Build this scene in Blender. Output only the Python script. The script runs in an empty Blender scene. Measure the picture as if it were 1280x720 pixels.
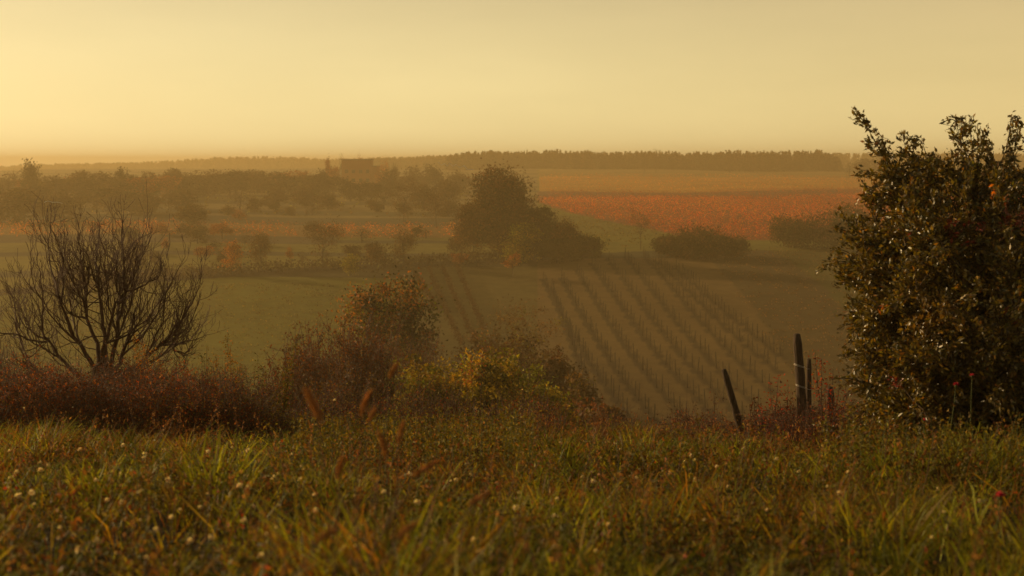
import bpy, math, random
import numpy as np
from mathutils import Vector, noise

PI = math.pi
scn = bpy.context.scene
COL = scn.collection
RNG = np.random.default_rng(11)
random.seed(5)

# ------------------------------------------------------------------ camera geometry
FX = 50.0 / 36.0 * 1280.0
HR = 205.0                                   # row of the eye level
PITCH = math.atan((360 - HR) / FX)
CP, SP = math.cos(PITCH), math.sin(PITCH)


def ray(px, py):
    X, Y = (px - 640) / FX, (360 - py) / FX
    fy = CP + Y * SP
    fz = -SP + Y * CP
    return X / fy, fz / fy                   # x and z per metre of depth


def at(px, py, y):
    a, b = ray(px, py)
    return Vector((a * y, y, b * y))


# ------------------------------------------------------------------ terrain
ROWS = [(545, 150), (500, 172), (450, 200), (400, 232), (330, 290), (310, 320), (290, 362),
        (250, 520), (238, 640), (222, 850), (213, 1000)]
TY = [-3000, -200, -20, 0, 5, 10, 14, 17, 22, 40, 60, 80, 120]
TZ = [-40, -6, -0.4, -0.95, -1.62, -2.32, -2.95, -3.52, -4.6, -9.0, -13.6, -18.2, -26.0]
for r, y in ROWS:
    TY.append(y)
    TZ.append(ray(640, r)[1] * y)
TY += [1300, 1800, 2400, 4000]
TZ += [-4.0, -6.0, -10.0, -14]
_dy = np.arange(-250, 3300, 0.25)
_dz = np.interp(_dy, TY, TZ)


def _sm(a, k):
    ker = np.hanning(k)
    ker /= ker.sum()
    return np.convolve(np.pad(a, k // 2, mode='edge'), ker, 'same')[k // 2:k // 2 + len(a)]


_s1 = _sm(_dz, 25)
_s2 = _sm(_dz, 161)
_w = np.clip((_dy - 25) / 40, 0, 1)
_dz = _s1 * (1 - _w) + _s2 * _w


def hz(x, y):
    x = np.asarray(x, float)
    y = np.asarray(y, float)
    z = np.interp(y, _dy, _dz)
    n = np.clip(y / 25, 0, 1) * np.clip((60 - y) / 20, 0, 1)
    z = z + 0.05 * np.sin(x * 1.3 + y * .5) * np.clip(y / 8, 0.3, 1) * np.clip((120 - y) / 60, 0, 1)
    z = z + 0.03 * np.sin(x * 3.1 - y * 2.3) * n
    f = np.clip((y - 120) / 300, 0, 1)
    z = z + f * (1.1 * np.sin(x * 0.018 + 0.8) * np.cos(y * 0.006) + 0.3 * np.sin(x * 0.06 + y * 0.02))
    g = np.clip((-x - 150) / 500, 0, 1) * np.clip((y - 900) / 600, 0, 1)
    return z - 5 * g


def hz1(x, y):
    return float(hz(x, y))


def ground(px, row, lo=125.0, hi=1400.0):
    """the terrain point that lies on the sight line of this pixel"""
    ys = np.linspace(lo, hi, 5000)
    a, b = ray(px, row)
    d = hz(a * ys, ys) - b * ys
    i = int(np.argmax(d >= 0)) if (d >= 0).any() else 4999
    y = ys[i]
    return Vector((a * y, y, hz1(a * y, y)))


# ------------------------------------------------------------------ materials
def nt(m):
    m.use_nodes = True
    t = m.node_tree
    t.nodes.clear()
    return t, t.nodes, t.links


def foliage_mat(name, rough=0.55, trans=0.35, spec=0.35, tint=(1, 1, 1), bump=False):
    m = bpy.data.materials.new(name)
    t, N, L = nt(m)
    at_ = N.new('ShaderNodeAttribute'); at_.attribute_name = 'Col'
    out = N.new('ShaderNodeOutputMaterial')
    p = N.new('ShaderNodeBsdfPrincipled')
    p.inputs['Roughness'].default_value = rough
    p.inputs['Specular IOR Level'].default_value = spec
    L.new(at_.outputs['Color'], p.inputs['Base Color'])
    tr = N.new('ShaderNodeBsdfTranslucent')
    mu = N.new('ShaderNodeMix'); mu.data_type = 'RGBA'; mu.blend_type = 'MULTIPLY'
    mu.inputs[0].default_value = 1
    L.new(at_.outputs['Color'], mu.inputs[6])
    mu.inputs[7].default_value = (1.5 * tint[0], 1.3 * tint[1], 0.6 * tint[2], 1)
    L.new(mu.outputs[2], tr.inputs['Color'])
    mx = N.new('ShaderNodeMixShader'); mx.inputs[0].default_value = trans
    L.new(p.outputs[0], mx.inputs[1]); L.new(tr.outputs[0], mx.inputs[2])
    L.new(mx.outputs[0], out.inputs['Surface'])
    return m


def solid_mat(name, col, rough=0.8, scale=20.0, var=0.35, bump=0.3, spec=0.3, stretch=(1, 1, 1)):
    m = bpy.data.materials.new(name)
    t, N, L = nt(m)
    out = N.new('ShaderNodeOutputMaterial')
    p = N.new('ShaderNodeBsdfPrincipled')
    p.inputs['Roughness'].default_value = rough
    p.inputs['Specular IOR Level'].default_value = spec
    tc = N.new('ShaderNodeTexCoord')
    mp = N.new('ShaderNodeMapping'); mp.inputs['Scale'].default_value = stretch
    L.new(tc.outputs['Object'], mp.inputs[0])
    no = N.new('ShaderNodeTexNoise'); no.inputs['Scale'].default_value = scale
    no.inputs['Detail'].default_value = 6
    L.new(mp.outputs[0], no.inputs[0])
    r = N.new('ShaderNodeValToRGB')
    r.color_ramp.elements[0].position = 0.3
    r.color_ramp.elements[0].color = tuple(c * (1 - var) for c in col) + (1,)
    r.color_ramp.elements[1].position = 0.7
    r.color_ramp.elements[1].color = tuple(min(1, c * (1 + var)) for c in col) + (1,)
    L.new(no.outputs['Fac'], r.inputs[0]); L.new(r.outputs[0], p.inputs['Base Color'])
    b = N.new('ShaderNodeBump'); b.inputs['Strength'].default_value = bump
    b.inputs['Distance'].default_value = 0.02
    L.new(no.outputs['Fac'], b.inputs['Height']); L.new(b.outputs[0], p.inputs['Normal'])
    L.new(p.outputs[0], out.inputs['Surface'])
    return m


def ground_mat():
    m = bpy.data.materials.new('ground_soil_and_turf')
    t, N, L = nt(m)
    out = N.new('ShaderNodeOutputMaterial')
    p = N.new('ShaderNodeBsdfPrincipled')
    p.inputs['Roughness'].default_value = 0.95
    p.inputs['Specular IOR Level'].default_value = 0.1
    a = N.new('ShaderNodeAttribute'); a.attribute_name = 'Col'
    tc = N.new('ShaderNodeTexCoord')
    n1 = N.new('ShaderNodeTexNoise'); n1.inputs['Scale'].default_value = 0.35; n1.inputs['Detail'].default_value = 8
    n1.inputs['Roughness'].default_value = 0.7
    L.new(tc.outputs['Object'], n1.inputs[0])
    n2 = N.new('ShaderNodeTexNoise'); n2.inputs['Scale'].default_value = 0.03; n2.inputs['Detail'].default_value = 6
    L.new(tc.outputs['Object'], n2.inputs[0])
    r = N.new('ShaderNodeValToRGB')
    r.color_ramp.elements[0].position = 0.3; r.color_ramp.elements[0].color = (0.5, 0.47, 0.45, 1)
    r.color_ramp.elements[1].position = 0.7; r.color_ramp.elements[1].color = (1.45, 1.5, 1.4, 1)
    ma = N.new('ShaderNodeMath'); ma.operation = 'ADD'
    mb = N.new('ShaderNodeMath'); mb.operation = 'MULTIPLY'; mb.inputs[1].default_value = 0.5
    L.new(n1.outputs['Fac'], ma.inputs[0]); L.new(n2.outputs['Fac'], ma.inputs[1])
    L.new(ma.outputs[0], mb.inputs[0]); L.new(mb.outputs[0], r.inputs[0])
    mx = N.new('ShaderNodeMix'); mx.data_type = 'RGBA'; mx.blend_type = 'MULTIPLY'; mx.inputs[0].default_value = 1
    L.new(a.outputs['Color'], mx.inputs[6]); L.new(r.outputs[0], mx.inputs[7])
    L.new(mx.outputs[2], p.inputs['Base Color'])
    b = N.new('ShaderNodeBump'); b.inputs['Strength'].default_value = 0.6; b.inputs['Distance'].default_value = 0.3
    L.new(n1.outputs['Fac'], b.inputs['Height']); L.new(b.outputs[0], p.inputs['Normal'])
    L.new(p.outputs[0], out.inputs['Surface'])
    return m


M = {}
M['ground'] = ground_mat()
M['leaf'] = foliage_mat('leaf_matte', 0.6, 0.35, 0.25)
M['leaf_far'] = foliage_mat('leaf_distant', 0.8, 0.25, 0.1)
M['leaf_gloss'] = foliage_mat('leaf_waxy', 0.38, 0.4, 1.0)
M['grass'] = foliage_mat('grass_blade', 0.55, 0.45, 0.3)
M['dry'] = foliage_mat('dry_plant', 0.7, 0.4, 0.2)
M['petal'] = foliage_mat('petal', 0.6, 0.4, 0.2)
M['bark'] = solid_mat('bark_dark', (0.055, 0.034, 0.02), 0.85, 30, 0.4, 0.6)
M['bark_red'] = solid_mat('bark_reddish_twig', (0.075, 0.032, 0.018), 0.7, 40, 0.35, 0.3)
M['bark_far'] = solid_mat('bark_distant', (0.06, 0.04, 0.025), 0.9, 3, 0.3, 0.1)
M['post'] = solid_mat('weathered_post_wood', (0.075, 0.048, 0.03), 0.85, 14, 0.5, 0.9, stretch=(6, 6, 0.8))
M['wire'] = solid_mat('galvanised_wire', (0.55, 0.5, 0.42), 0.35, 50, 0.2, 0.1, spec=0.8)
M['stake'] = solid_mat('grey_stake_wood', (0.045, 0.03, 0.018), 0.9, 10, 0.3, 0.2)
M['brick'] = solid_mat('orange_brick_wall', (0.33, 0.13, 0.05), 0.9, 2.0, 0.2, 0.1)
M['roof'] = solid_mat('dark_roof_felt', (0.06, 0.045, 0.035), 0.9, 2.0, 0.2, 0.1)
M['glass'] = solid_mat('dark_window_pane', (0.03, 0.028, 0.025), 0.2, 2.0, 0.1, 0.0, spec=0.6)
M['silk'] = solid_mat('spider_silk', (0.9, 0.88, 0.8), 0.25, 50, 0.05, 0.0, spec=1.0)
M['stem'] = solid_mat('green_stem', (0.07, 0.08, 0.02), 0.7, 30, 0.3, 0.2)


# ------------------------------------------------------------------ mesh helpers
def tag(o, label=None, cat=None, group=None, kind=None):
    if label: o['label'] = label
    if cat: o['category'] = cat
    if group: o['group'] = group
    if kind: o['kind'] = kind
    return o


def link(name, me, mat, parent=None):
    if mat is not None and len(me.materials) == 0:
        me.materials.append(mat)
    o = bpy.data.objects.new(name, me)
    COL.objects.link(o)
    if parent: o.parent = parent
    return o


def empty(name, loc, label, cat, group=None, rz=0.0):
    o = bpy.data.objects.new(name, None)
    o.location = loc; o.rotation_euler = (0, 0, rz)
    o.empty_display_size = 0.2
    COL.objects.link(o)
    return tag(o, label, cat, group)


def np_mesh(name, V, counts, loops, colors=None, smooth=False):
    """V (n,3), counts per face, flat loop vertex indices, per-vertex colours (n,3)"""
    me = bpy.data.meshes.new(name)
    V = np.ascontiguousarray(V, dtype=np.float32)
    counts = np.asarray(counts, dtype=np.int32)
    loops = np.asarray(loops, dtype=np.int32)
    me.vertices.add(len(V)); me.vertices.foreach_set('co', V.ravel())
    me.loops.add(len(loops)); me.loops.foreach_set('vertex_index', loops)
    me.polygons.add(len(counts))
    st = np.zeros(len(counts), dtype=np.int32); st[1:] = np.cumsum(counts)[:-1]
    me.polygons.foreach_set('loop_start', st)
    me.polygons.foreach_set('loop_total', counts)
    if smooth:
        me.polygons.foreach_set('use_smooth', np.ones(len(counts), dtype=bool))
    if colors is not None:
        ca = me.color_attributes.new('Col', 'FLOAT_COLOR', 'POINT')
        c4 = np.ones((len(V), 4), dtype=np.float32); c4[:, :3] = colors
        ca.data.foreach_set('color', c4.ravel())
    me.update(calc_edges=True)
    return me


def norm(a):
    return a / np.maximum(np.linalg.norm(a, axis=-1, keepdims=True), 1e-9)


class Cards:
    """many small leaves, collected as numpy arrays and built as one mesh"""
    def __init__(s): s.V = []; s.F = []; s.C = []; s.n = 0

    def add(s, P, L, W, col, rng, direction=None, flat=0.0, fold=0.18):
        """rhombic folded leaves: P centres, L length, W width (arrays or scalars)"""
        n = len(P)
        if n == 0: return
        L = np.broadcast_to(np.asarray(L, float), (n,))[:, None]
        W = np.broadcast_to(np.asarray(W, float), (n,))[:, None]
        d = norm(rng.normal(size=(n, 3))) if direction is None else norm(direction + 0.5 * rng.normal(size=(n, 3)))
        q = rng.normal(size=(n, 3)); q[:, 2] += flat * 3
        side = norm(np.cross(d, q)); up = norm(np.cross(side, d))
        a = P - d * L * 0.5
        b = P + d * L * 0.5 - up * L * 0.12
        m1 = P + side * W * 0.5 + up * L * fold - d * L * 0.06
        m2 = P - side * W * 0.5 + up * L * fold - d * L * 0.06
        V = np.stack([a, m1, b, m2], 1).reshape(-1, 3)
        base = s.n + np.arange(n)[:, None] * 4
        F = np.concatenate([base + np.array([[0, 1, 2]]), base + np.array([[0, 2, 3]])], 1)
        s.V.append(V); s.F.append(F.ravel()); s.C.append(np.repeat(col, 4, axis=0)); s.n += 4 * n

    def mesh(s, name):
        V = np.concatenate(s.V); F = np.concatenate(s.F); C = np.concatenate(s.C)
        return np_mesh(name, V, np.full(len(F) // 3, 3), F, C)


class Tubes:
    def __init__(s): s.V = []; s.F = []; s.n = 0; s.cnt = []

    def add(s, pts, rad, k=5, cap=False):
        pts = np.asarray(pts, float); m = len(pts)
        rad = np.broadcast_to(np.asarray(rad, float), (m,))
        T = np.gradient(pts, axis=0); T = norm(T)
        ref = np.array([0.31, 0.95, 0.05]) if abs(T[0][1]) < 0.8 else np.array([1.0, 0.1, 0.0])
        A = norm(np.cross(T, ref)); B = np.cross(T, A)
        an = np.arange(k) * 2 * PI / k
        R = pts[:, None, :] + rad[:, None, None] * (np.cos(an)[None, :, None] * A[:, None, :] + np.sin(an)[None, :, None] * B[:, None, :])
        s.V.append(R.reshape(-1, 3))
        i = np.arange(m - 1)[:, None] * k; j = np.arange(k)[None, :]; j2 = (j + 1) % k
        q = np.stack([i + j, i + j2, i + k + j2, i + k + j], -1).reshape(-1) + s.n
        s.F.append(q); s.cnt.append(np.full((m - 1) * k, 4))
        if cap:
            s.F.append(np.arange(k)[::-1] + s.n); s.cnt.append([k])
            s.F.append(np.arange(k) + s.n + (m - 1) * k); s.cnt.append([k])
        s.n += m * k

    def mesh(s, name, smooth=True):
        return np_mesh(name, np.concatenate(s.V), np.concatenate(s.cnt), np.concatenate(s.F), None, smooth)


WARM = np.array([1.15, 0.95, 0.7])


def palette(cols, w, n, rng, jit=0.25):
    cols = np.array(cols, float); w = np.array(w, float); w /= w.sum()
    c = cols[rng.choice(len(cols), size=n, p=w)]
    return np.clip(c * WARM * (1 + jit * rng.normal(size=(n, 1))) * (1 + 0.08 * rng.normal(size=(n, 3))), 0.003, 0.95)


def box_mesh(name, dims, loc=(0, 0, 0), bev=0.0):
    import bmesh
    bm = bmesh.new()
    bmesh.ops.create_cube(bm, size=1)
    for v in bm.verts:
        v.co = Vector((v.co.x * dims[0] + loc[0], v.co.y * dims[1] + loc[1], v.co.z * dims[2] + loc[2]))
    if bev:
        bmesh.ops.bevel(bm, geom=bm.edges[:], offset=bev, segments=2, affect='EDGES')
    me = bpy.data.meshes.new(name); bm.to_mesh(me); bm.free()
    return me


def curve_pts(p0, p1, n=6, bend=None, wob=0.0, rng=RNG):
    p0 = np.array(p0, float); p1 = np.array(p1, float)
    t = np.linspace(0, 1, n)[:, None]
    P = p0 + (p1 - p0) * t
    if bend is not None: P = P + np.sin(t * PI) * np.array(bend)
    if wob:
        w = rng.normal(size=(n, 3)) * wob; w[0] = 0
        P = P + np.cumsum(w, 0) * 0.6
    return P


# ------------------------------------------------------------------ terrain sheet
ROWL = [((680, 352), (785, 520)), ((703, 350), (818, 525)), ((722, 340), (858, 525)), ((741, 332), (893, 520)), ((761, 326), (925, 520)), ((782, 323), (948, 510)),
        ((803, 320), (962, 488)), ((824, 330), (968, 462)), ((846, 338), (975, 446)), ((690, 362), (745, 500))]


def EDGE(D): return np.interp(D, [330, 362, 410, 465, 520, 560], [880, 840, 772, 708, 677, 672])


def DEPTH(row): return ground(800, row).y


def build_ground():
    hx = 8 * np.sinh(np.linspace(0, math.asinh(2300 / 8), 330))
    xs = np.concatenate([-hx[:0:-1], hx])
    ys = np.concatenate([np.linspace(-200, -5, 16), np.arange(-4, 26, 0.2), np.arange(26, 150, 2.0),
                         np.arange(150, 400, 1.1), np.arange(400, 1100, 3.5), np.linspace(1110, 3000, 60)])
    X, Y = np.meshgrid(xs, ys)
    Z = hz(X, Y)
    # small roughness
    Z = Z + 0.015 * np.sin(X * 7.3 + Y * 3) * (Y < 30)
    ny, nx = X.shape
    V = np.stack([X, Y, Z], -1).reshape(-1, 3)
    i = np.arange(ny - 1)[:, None] * nx; j = np.arange(nx - 1)[None, :]
    F = np.stack([i + j, i + j + 1, i + nx + j + 1, i + nx + j], -1).reshape(-1)
    # ground colours by field: worked out in field coordinates u = x/y and depth y
    Ys = np.maximum(Y, 1.0)
    U = X / Ys * FX / CP * 0.997 + 640          # bearing
    D = Y
    def fieldcol(c): return np.array(c, float)
    C = np.zeros(X.shape + (3,)); C[:] = fieldcol((0.055, 0.045, 0.018))
    def put(mask, c, soft=1.0): C[mask] = fieldcol(c)
    n1 = np.sin(X * 0.11 + np.sin(Y * 0.05) * 2) * 3
    Yw = Y + n1
    put(D < 26, (0.032, 0.022, 0.011))
    put((D >= 26) & (D < 140), (0.05, 0.035, 0.016))
    # slope fields
    lf = (Yw > 135) & (D < 274) & (U < 520)
    put(lf, (0.115, 0.108, 0.014))
    mid = (Yw > 130) & (D < 288) & (U >= 520) & (U < 672)
    put(mid, (0.10, 0.075, 0.02))
    vf = (Yw > 130) & (D < 300) & (U >= 672) & (U < 1010)
    put(vf, (0.135, 0.083, 0.03))
    for (a_, b_) in ROWL:
        A_ = (ray(*a_)[0] * DEPTH(a_[1]), DEPTH(a_[1])); B_ = (ray(*b_)[0] * DEPTH(b_[1]), DEPTH(b_[1]))
        dx, dy = B_[0] - A_[0], B_[1] - A_[1]; q = dx * dx + dy * dy
        tt = np.clip(((X - A_[0]) * dx + (Y - A_[1]) * dy) / q, -0.03, 1.03)
        ds = np.hypot(X - A_[0] - tt * dx, Y - A_[1] - tt * dy)
        put(vf & (ds < 0.5 + 0.2 * np.sin(Y)), (0.055, 0.034, 0.014))  # darker strip along each row of stakes
    rf = (Yw > 130) & (D < 330) & (U + (D - 200) * 1.0 >= 985)
    put(rf, (0.08, 0.052, 0.02))
    rg = (D > 215) & (D < 330) & (U - (300 - D) * 1.2 > 985)
    put(rg, (0.085, 0.072, 0.015))
    # banks and terraces on the left
    bank = 272 + (U - 270) * 0.065
    b1 = (D >= bank) & (D < bank + 7) & (U < 700)
    up = (D >= bank + 7) & (D < 372) & (U < 960)
    put(up, (0.15, 0.125, 0.022))
    tr = np.sin(Y * 0.21 + 0.4 * np.sin(X * 0.03))
    put(up & (tr > 0.7), (0.062, 0.05, 0.02))
    put(up & (U < 420) & (D > 330), (0.07, 0.05, 0.024))
    put(b1, (0.035, 0.025, 0.014))  # bank ground, with the shade of its sun-averted face painted into the colour
    b2 = (D >= bank + 10) & (D < bank + 12) & (U > 420) & (U < 660)
    put(b2, (0.035, 0.025, 0.014))
    red = (D >= 350) & (D < 388) & (U < 600)
    put(red, (0.17, 0.09, 0.022))
    ter = (D >= 420) & (D < 1100) & (U < 720)
    put(ter, (0.17, 0.12, 0.045))
    put(ter & (np.sin(Y * 0.12 + np.sin(X * 0.02)) > 0.35), (0.065, 0.055, 0.02))
    # right hand hill
    edge = EDGE(D)                 # the vineyard's lower left border
    hill = (D >= 318) & (D < 1050) & (U > 672)
    put(hill, (0.13, 0.115, 0.018))
    vy = (D >= 345) & (D < 560) & (U > edge)
    put(vy, (0.20, 0.05, 0.018))
    put((D >= 555) & (D < 640) & (U > 672), (0.13, 0.045, 0.02))
    put((D >= 640) & (D < 1050) & (U > 674), (0.36, 0.165, 0.026))
    put((D >= 860) & (D < 1050) & (U > 674), (0.2, 0.13, 0.035))
    me = np_mesh('ground', V, np.full((ny - 1) * (nx - 1), 4), F, C.reshape(-1, 3), True)
    tag(link('ground', me, M['ground']), kind='structure')


build_ground()

# ------------------------------------------------------------------ foreground meadow
def patch(x, y, s=0.8, o=0.0):
    return np.array([noise.noise(Vector((a * s + o, b * s, o))) for a, b in zip(x, y)])


def wedge(n, d0, d1, p, rng, half=0.47, margin=1.2):
    u = rng.random(n)
    y = (d0 ** p + u * (d1 ** p - d0 ** p)) ** (1 / p)
    x = (rng.random(n) * 2 - 1) * (half * y + margin)
    return x, y


def blades(name, x, y, h, w, lean, col, mat, rng, kind='stuff', label=None, cat=None, z0=None):
    n = len(x)
    z = hz(x, y) - 0.02 if z0 is None else z0
    P = np.stack([x, y, z], -1)
    az = rng.random(n) * 2 * PI
    dirv = np.stack([np.cos(az), np.sin(az), np.zeros(n)], -1)
    fa = rng.random(n) * 2 * PI
    side = np.stack([np.cos(fa), np.sin(fa), np.zeros(n)], -1) * (w[:, None] * 0.5)
    up = np.array([0, 0, 1.0])
    h = h[:, None]; lean = lean[:, None]
    m1 = P + up * h * 0.45 + dirv * h * lean * 0.22
    m2 = P + up * h * 0.8 + dirv * h * lean * 0.62
    tip = P + up * h * (1.0 - 0.25 * lean) + dirv * h * lean * 1.15
    V = np.stack([P - side, P + side, m1 - side * 0.9, m1 + side * 0.9, m2 - side * 0.6, m2 + side * 0.6, tip], 1).reshape(-1, 3)
    b = np.arange(n)[:, None] * 7
    loops = (b + np.array([[0, 1, 3, 2, 2, 3, 5, 4, 4, 5, 6]])).ravel()
    counts = np.tile([4, 4, 3], n)
    C = np.repeat(col, 7, axis=0)
    me = np_mesh(name, V, counts, loops, C, True)
    return tag(link(name, me, mat), label, cat, kind=kind)


rg = np.random.default_rng(3)
# green grass, growing in tufts
def tufts(ntuft, per, d0, d1, p, rg, noff):
    x, y = wedge(ntuft, d0, d1, p, rg)
    pn = patch(x, y, 0.55, 3.0 + noff) + 0.5 * patch(x, y, 1.9, 8.0 + noff)
    keep = rg.random(len(x)) < np.clip(0.55 + 1.8 * pn, 0.08, 1)
    x, y, pn = x[keep], y[keep], pn[keep]
    big = rg.random(len(x)) ** 2.2
    k = (per * (0.5 + 1.1 * big)).astype(int) + 2
    ti = np.repeat(np.arange(len(x)), k)
    r = (0.012 + 0.05 * big[ti]) * np.abs(rg.normal(size=len(ti)))
    a = rg.random(len(ti)) * 2 * PI
    X = x[ti] + r * np.cos(a); Y = y[ti] + r * np.sin(a)
    return X, Y, pn[ti], big[ti], ti, len(x)


x, y, pn, big, ti, nt_ = tufts(15000, 13, 1.9, 24, 1.2, rg, 0)
print('grass', len(x))
h = (0.05 + 0.28 * big + 0.08 * rg.random(len(x))) * np.clip(1 + 0.9 * pn, .45, 1.5) * np.clip(1.12 - y / 60, 0.8, 1.05)
w = np.clip((0.003 + 0.005 * rg.random(len(x)) ** 2) * (.8 + .6 * big) + 0.00022 * y, 0, 0.013)
g0 = patch(x, y, 0.4, 77.0)
tc_ = rg.choice(4, size=nt_, p=[.38, .27, .2, .15])[ti]
G4 = np.array([(0.16, 0.175, 0.016), (0.09, 0.11, 0.012), (0.24, 0.23, 0.022), (0.10, 0.07, 0.018)])
c = G4[tc_] * (0.5 + 0.9 * rg.random(nt_))[ti][:, None] * (1 + .2 * rg.normal(size=(len(x), 1)))
c2 = palette([(0.14, 0.095, 0.025), (0.10, 0.06, 0.02), (0.22, 0.14, 0.045)], [3, 3, 1], len(x), rg)
mk = rg.random(len(x)) < np.clip(0.16 - 1.3 * g0, 0.03, 0.7)
c[mk] = c2[mk]
c = np.clip(c * np.array([1.5, 1.45, .9]), .004, .6)
blades('meadow_grass', x, y, h, w, 0.35 + 0.75 * rg.random(len(x)), c, M['grass'], rg, label='green blades of rough meadow grass across the near slope', cat='grass')
# a few long broad blades close to the camera
x, y = wedge(420, 2.3, 9, 1.6, rg)
blades('broad_grass', x, y, 0.22 + 0.2 * rg.random(len(x)), 0.008 + 0.006 * rg.random(len(x)), 0.5 + 0.8 * rg.random(len(x)),
       palette([(0.22, 0.22, 0.02), (0.28, 0.24, 0.03)], [1, 1], len(x), rg), M['grass'], rg, label='long broad bright green grass blades close to the camera', cat='grass')

# dry grass stems with reddish seed plumes, thickest along the brow of the slope
x, y = wedge(44000, 3.0, 23, 1.9, rg)
pn = patch(x, y, 0.6, 21.0)
keep = rg.random(len(x)) < np.clip(0.10 - 1.5 * pn + (y > 14.5) * 0.3, 0.02, .8)
x, y = x[keep], y[keep]
h = 0.2 + 0.2 * rg.random(len(x)) + 0.05 * (y > 13)
w = 0.003 + 0.00025 * y
c = palette([(0.24, 0.13, 0.05), (0.17, 0.075, 0.028), (0.12, 0.06, 0.03), (0.3, 0.2, 0.09)], [3, 3, 2, 1], len(x), rg)
blades('dry_grass', x, y, h, w, 0.25 + 0.5 * rg.random(len(x)), c, M['dry'], rg, label='dry tan and rust grass stalks mixed through the meadow', cat='dry grass')
pc = Cards()
sel = rg.random(len(x)) < np.clip((y - 5) / 12, 0.05, .6)
xs_, ys_, hs_ = x[sel], y[sel], h[sel]
P = np.stack([xs_, ys_, hz(xs_, ys_) + hs_ * 0.95], -1)
P[:, :2] += rg.normal(size=(len(P), 2)) * 0.05
pc.add(P, 0.025 + 0.025 * rg.random(len(P)), 0.006 + 0.005 * rg.random(len(P)),
       palette([(0.22, 0.11, 0.05), (0.16, 0.06, 0.03), (0.28, 0.18, 0.09)], [3, 2, 1], len(P), rg), rg, direction=np.array([0, 0, 1.2]))
tag(link('seed_head_grass', pc.mesh('seed_head_grass'), M['dry']), 'small tan seed heads topping the dry grass', 'dry grass', kind='stuff')

# taller leafy weeds in drifts
pc = Cards(); tb = Tubes()
x, y = wedge(2600, 3.2, 20, 1.5, rg)
pn = patch(x, y, 0.5, 140.0)
keep = rg.random(len(x)) < np.clip(0.1 + 2.6 * pn, 0.0, 1)
x, y = x[keep], y[keep]
yb = 10 + 9 * rg.random(900); xb = (rg.random(900) * 0.17 - 0.155) * yb          # the brow left of centre
yc = 8.5 + 3.5 * rg.random(260); xc = (0.225 + 0.15 * rg.random(260)) * yc        # at the foot of the big bush
xb = np.append(xb, xc); yb = np.append(yb, yc)
x = np.concatenate([x, xb]); y = np.concatenate([y, yb])
for i in range(len(x)):
    hh = rg.uniform(.2, .46) + (.14 * rg.random() if i >= len(x) - 1160 else 0); zb = hz1(x[i], y[i]); l = rg.normal(size=2) * .06
    P = curve_pts((x[i], y[i], zb), (x[i] + l[0], y[i] + l[1], zb + hh), 5, wob=.008, rng=rg)
    tb.add(P, np.linspace(.0035, .0015, 5), 3)
    k = rg.integers(16, 40); t = .2 + .8 * rg.random(k); q = np.clip((t * 4).astype(int), 0, 3)
    cols = [[(0.12, 0.13, 0.018), (0.2, 0.18, 0.025)], [(0.13, 0.065, 0.022), (0.24, 0.13, 0.04)], [(0.16, 0.12, 0.022), (0.07, 0.05, 0.015)]][rg.choice(3, p=[.68, .14, .18])]
    pc.add(P[q] + (P[q + 1] - P[q]) * rg.random((k, 1)) + rg.normal(size=(k, 3)) * .022, .02 + .025 * rg.random(k), .008 + .01 * rg.random(k), palette(cols, [1, 1], k, rg), rg, flat=.2)
o_ = tag(link('leafy_weeds', pc.mesh('leafy_weeds'), M['leaf']), 'knee high leafy weeds in drifts across the meadow', 'weeds', kind='stuff')
link('stems', tb.mesh('stems'), M['stem'], o_)

# dead stalks standing above the grass
x, y = wedge(900, 3.0, 19, 1.5, rg)
tb = Tubes(); pd = Cards()
for i in range(len(x)):
    hh = rg.uniform(.28, .55); zb = hz1(x[i], y[i]); l = rg.normal(size=2) * .12
    P = curve_pts((x[i], y[i], zb), (x[i] + l[0], y[i] + l[1], zb + hh), 5, wob=.012, rng=rg)
    tb.add(P, np.linspace(.0028, .0015, 5), 3)
    k = rg.integers(8, 22); t = rg.random((k, 1))
    pd.add(P[-1] + (P[-2] - P[-1]) * t * .9 + rg.normal(size=(k, 3)) * .009, .016, .006, palette([(0.4, 0.24, 0.12), (0.26, 0.12, 0.05)], [1, 1], k, rg), rg)
o_ = tag(link('dead_stalks', pd.mesh('dead_stalks'), M['dry']), 'thin dead stalks with small pale heads standing above the meadow', 'dead stalks', kind='stuff')
link('stems', tb.mesh('stems'), M['bark_red'], o_)

# low broad leaved weeds
pc = Cards()
x, y = wedge(16000, 2.2, 22, 1.15, rg)
pn = patch(x, y, 0.7, 40.0)
keep = rg.random(len(x)) < np.clip(0.5 + 2.2 * pn, 0.05, 1)
x, y = x[keep], y[keep]
for i in range(len(x)):
    k = rg.integers(7, 16)
    hh = 0.10 + 0.2 * rg.random()
    t = rg.random(k)
    P = np.stack([x[i] + rg.normal(size=k) * 0.045, y[i] + rg.normal(size=k) * 0.045, hz1(x[i], y[i]) + hh * (0.25 + 0.85 * t)], -1)
    kind = rg.random()
    if kind < 0.74: cols, wt = [(0.075, 0.085, 0.02), (0.05, 0.06, 0.015), (0.13, 0.12, 0.03)], [3, 2, 1]
    elif kind < 0.965: cols, wt = [(0.12, 0.06, 0.02), (0.07, 0.04, 0.016), (0.2, 0.11, 0.035)], [3, 4, 1]
    else: cols, wt = [(0.26, 0.05, 0.02), (0.22, 0.09, 0.03)], [1, 1]
    pc.add(P, 0.018 + 0.022 * rg.random(k), 0.010 + 0.012 * rg.random(k), palette(cols, wt, k, rg), rg, flat=0.3)
tag(link('meadow_weeds', pc.mesh('meadow_weeds'), M['leaf']), 'low green and russet weeds growing between the grass', 'weeds', kind='stuff')


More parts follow.
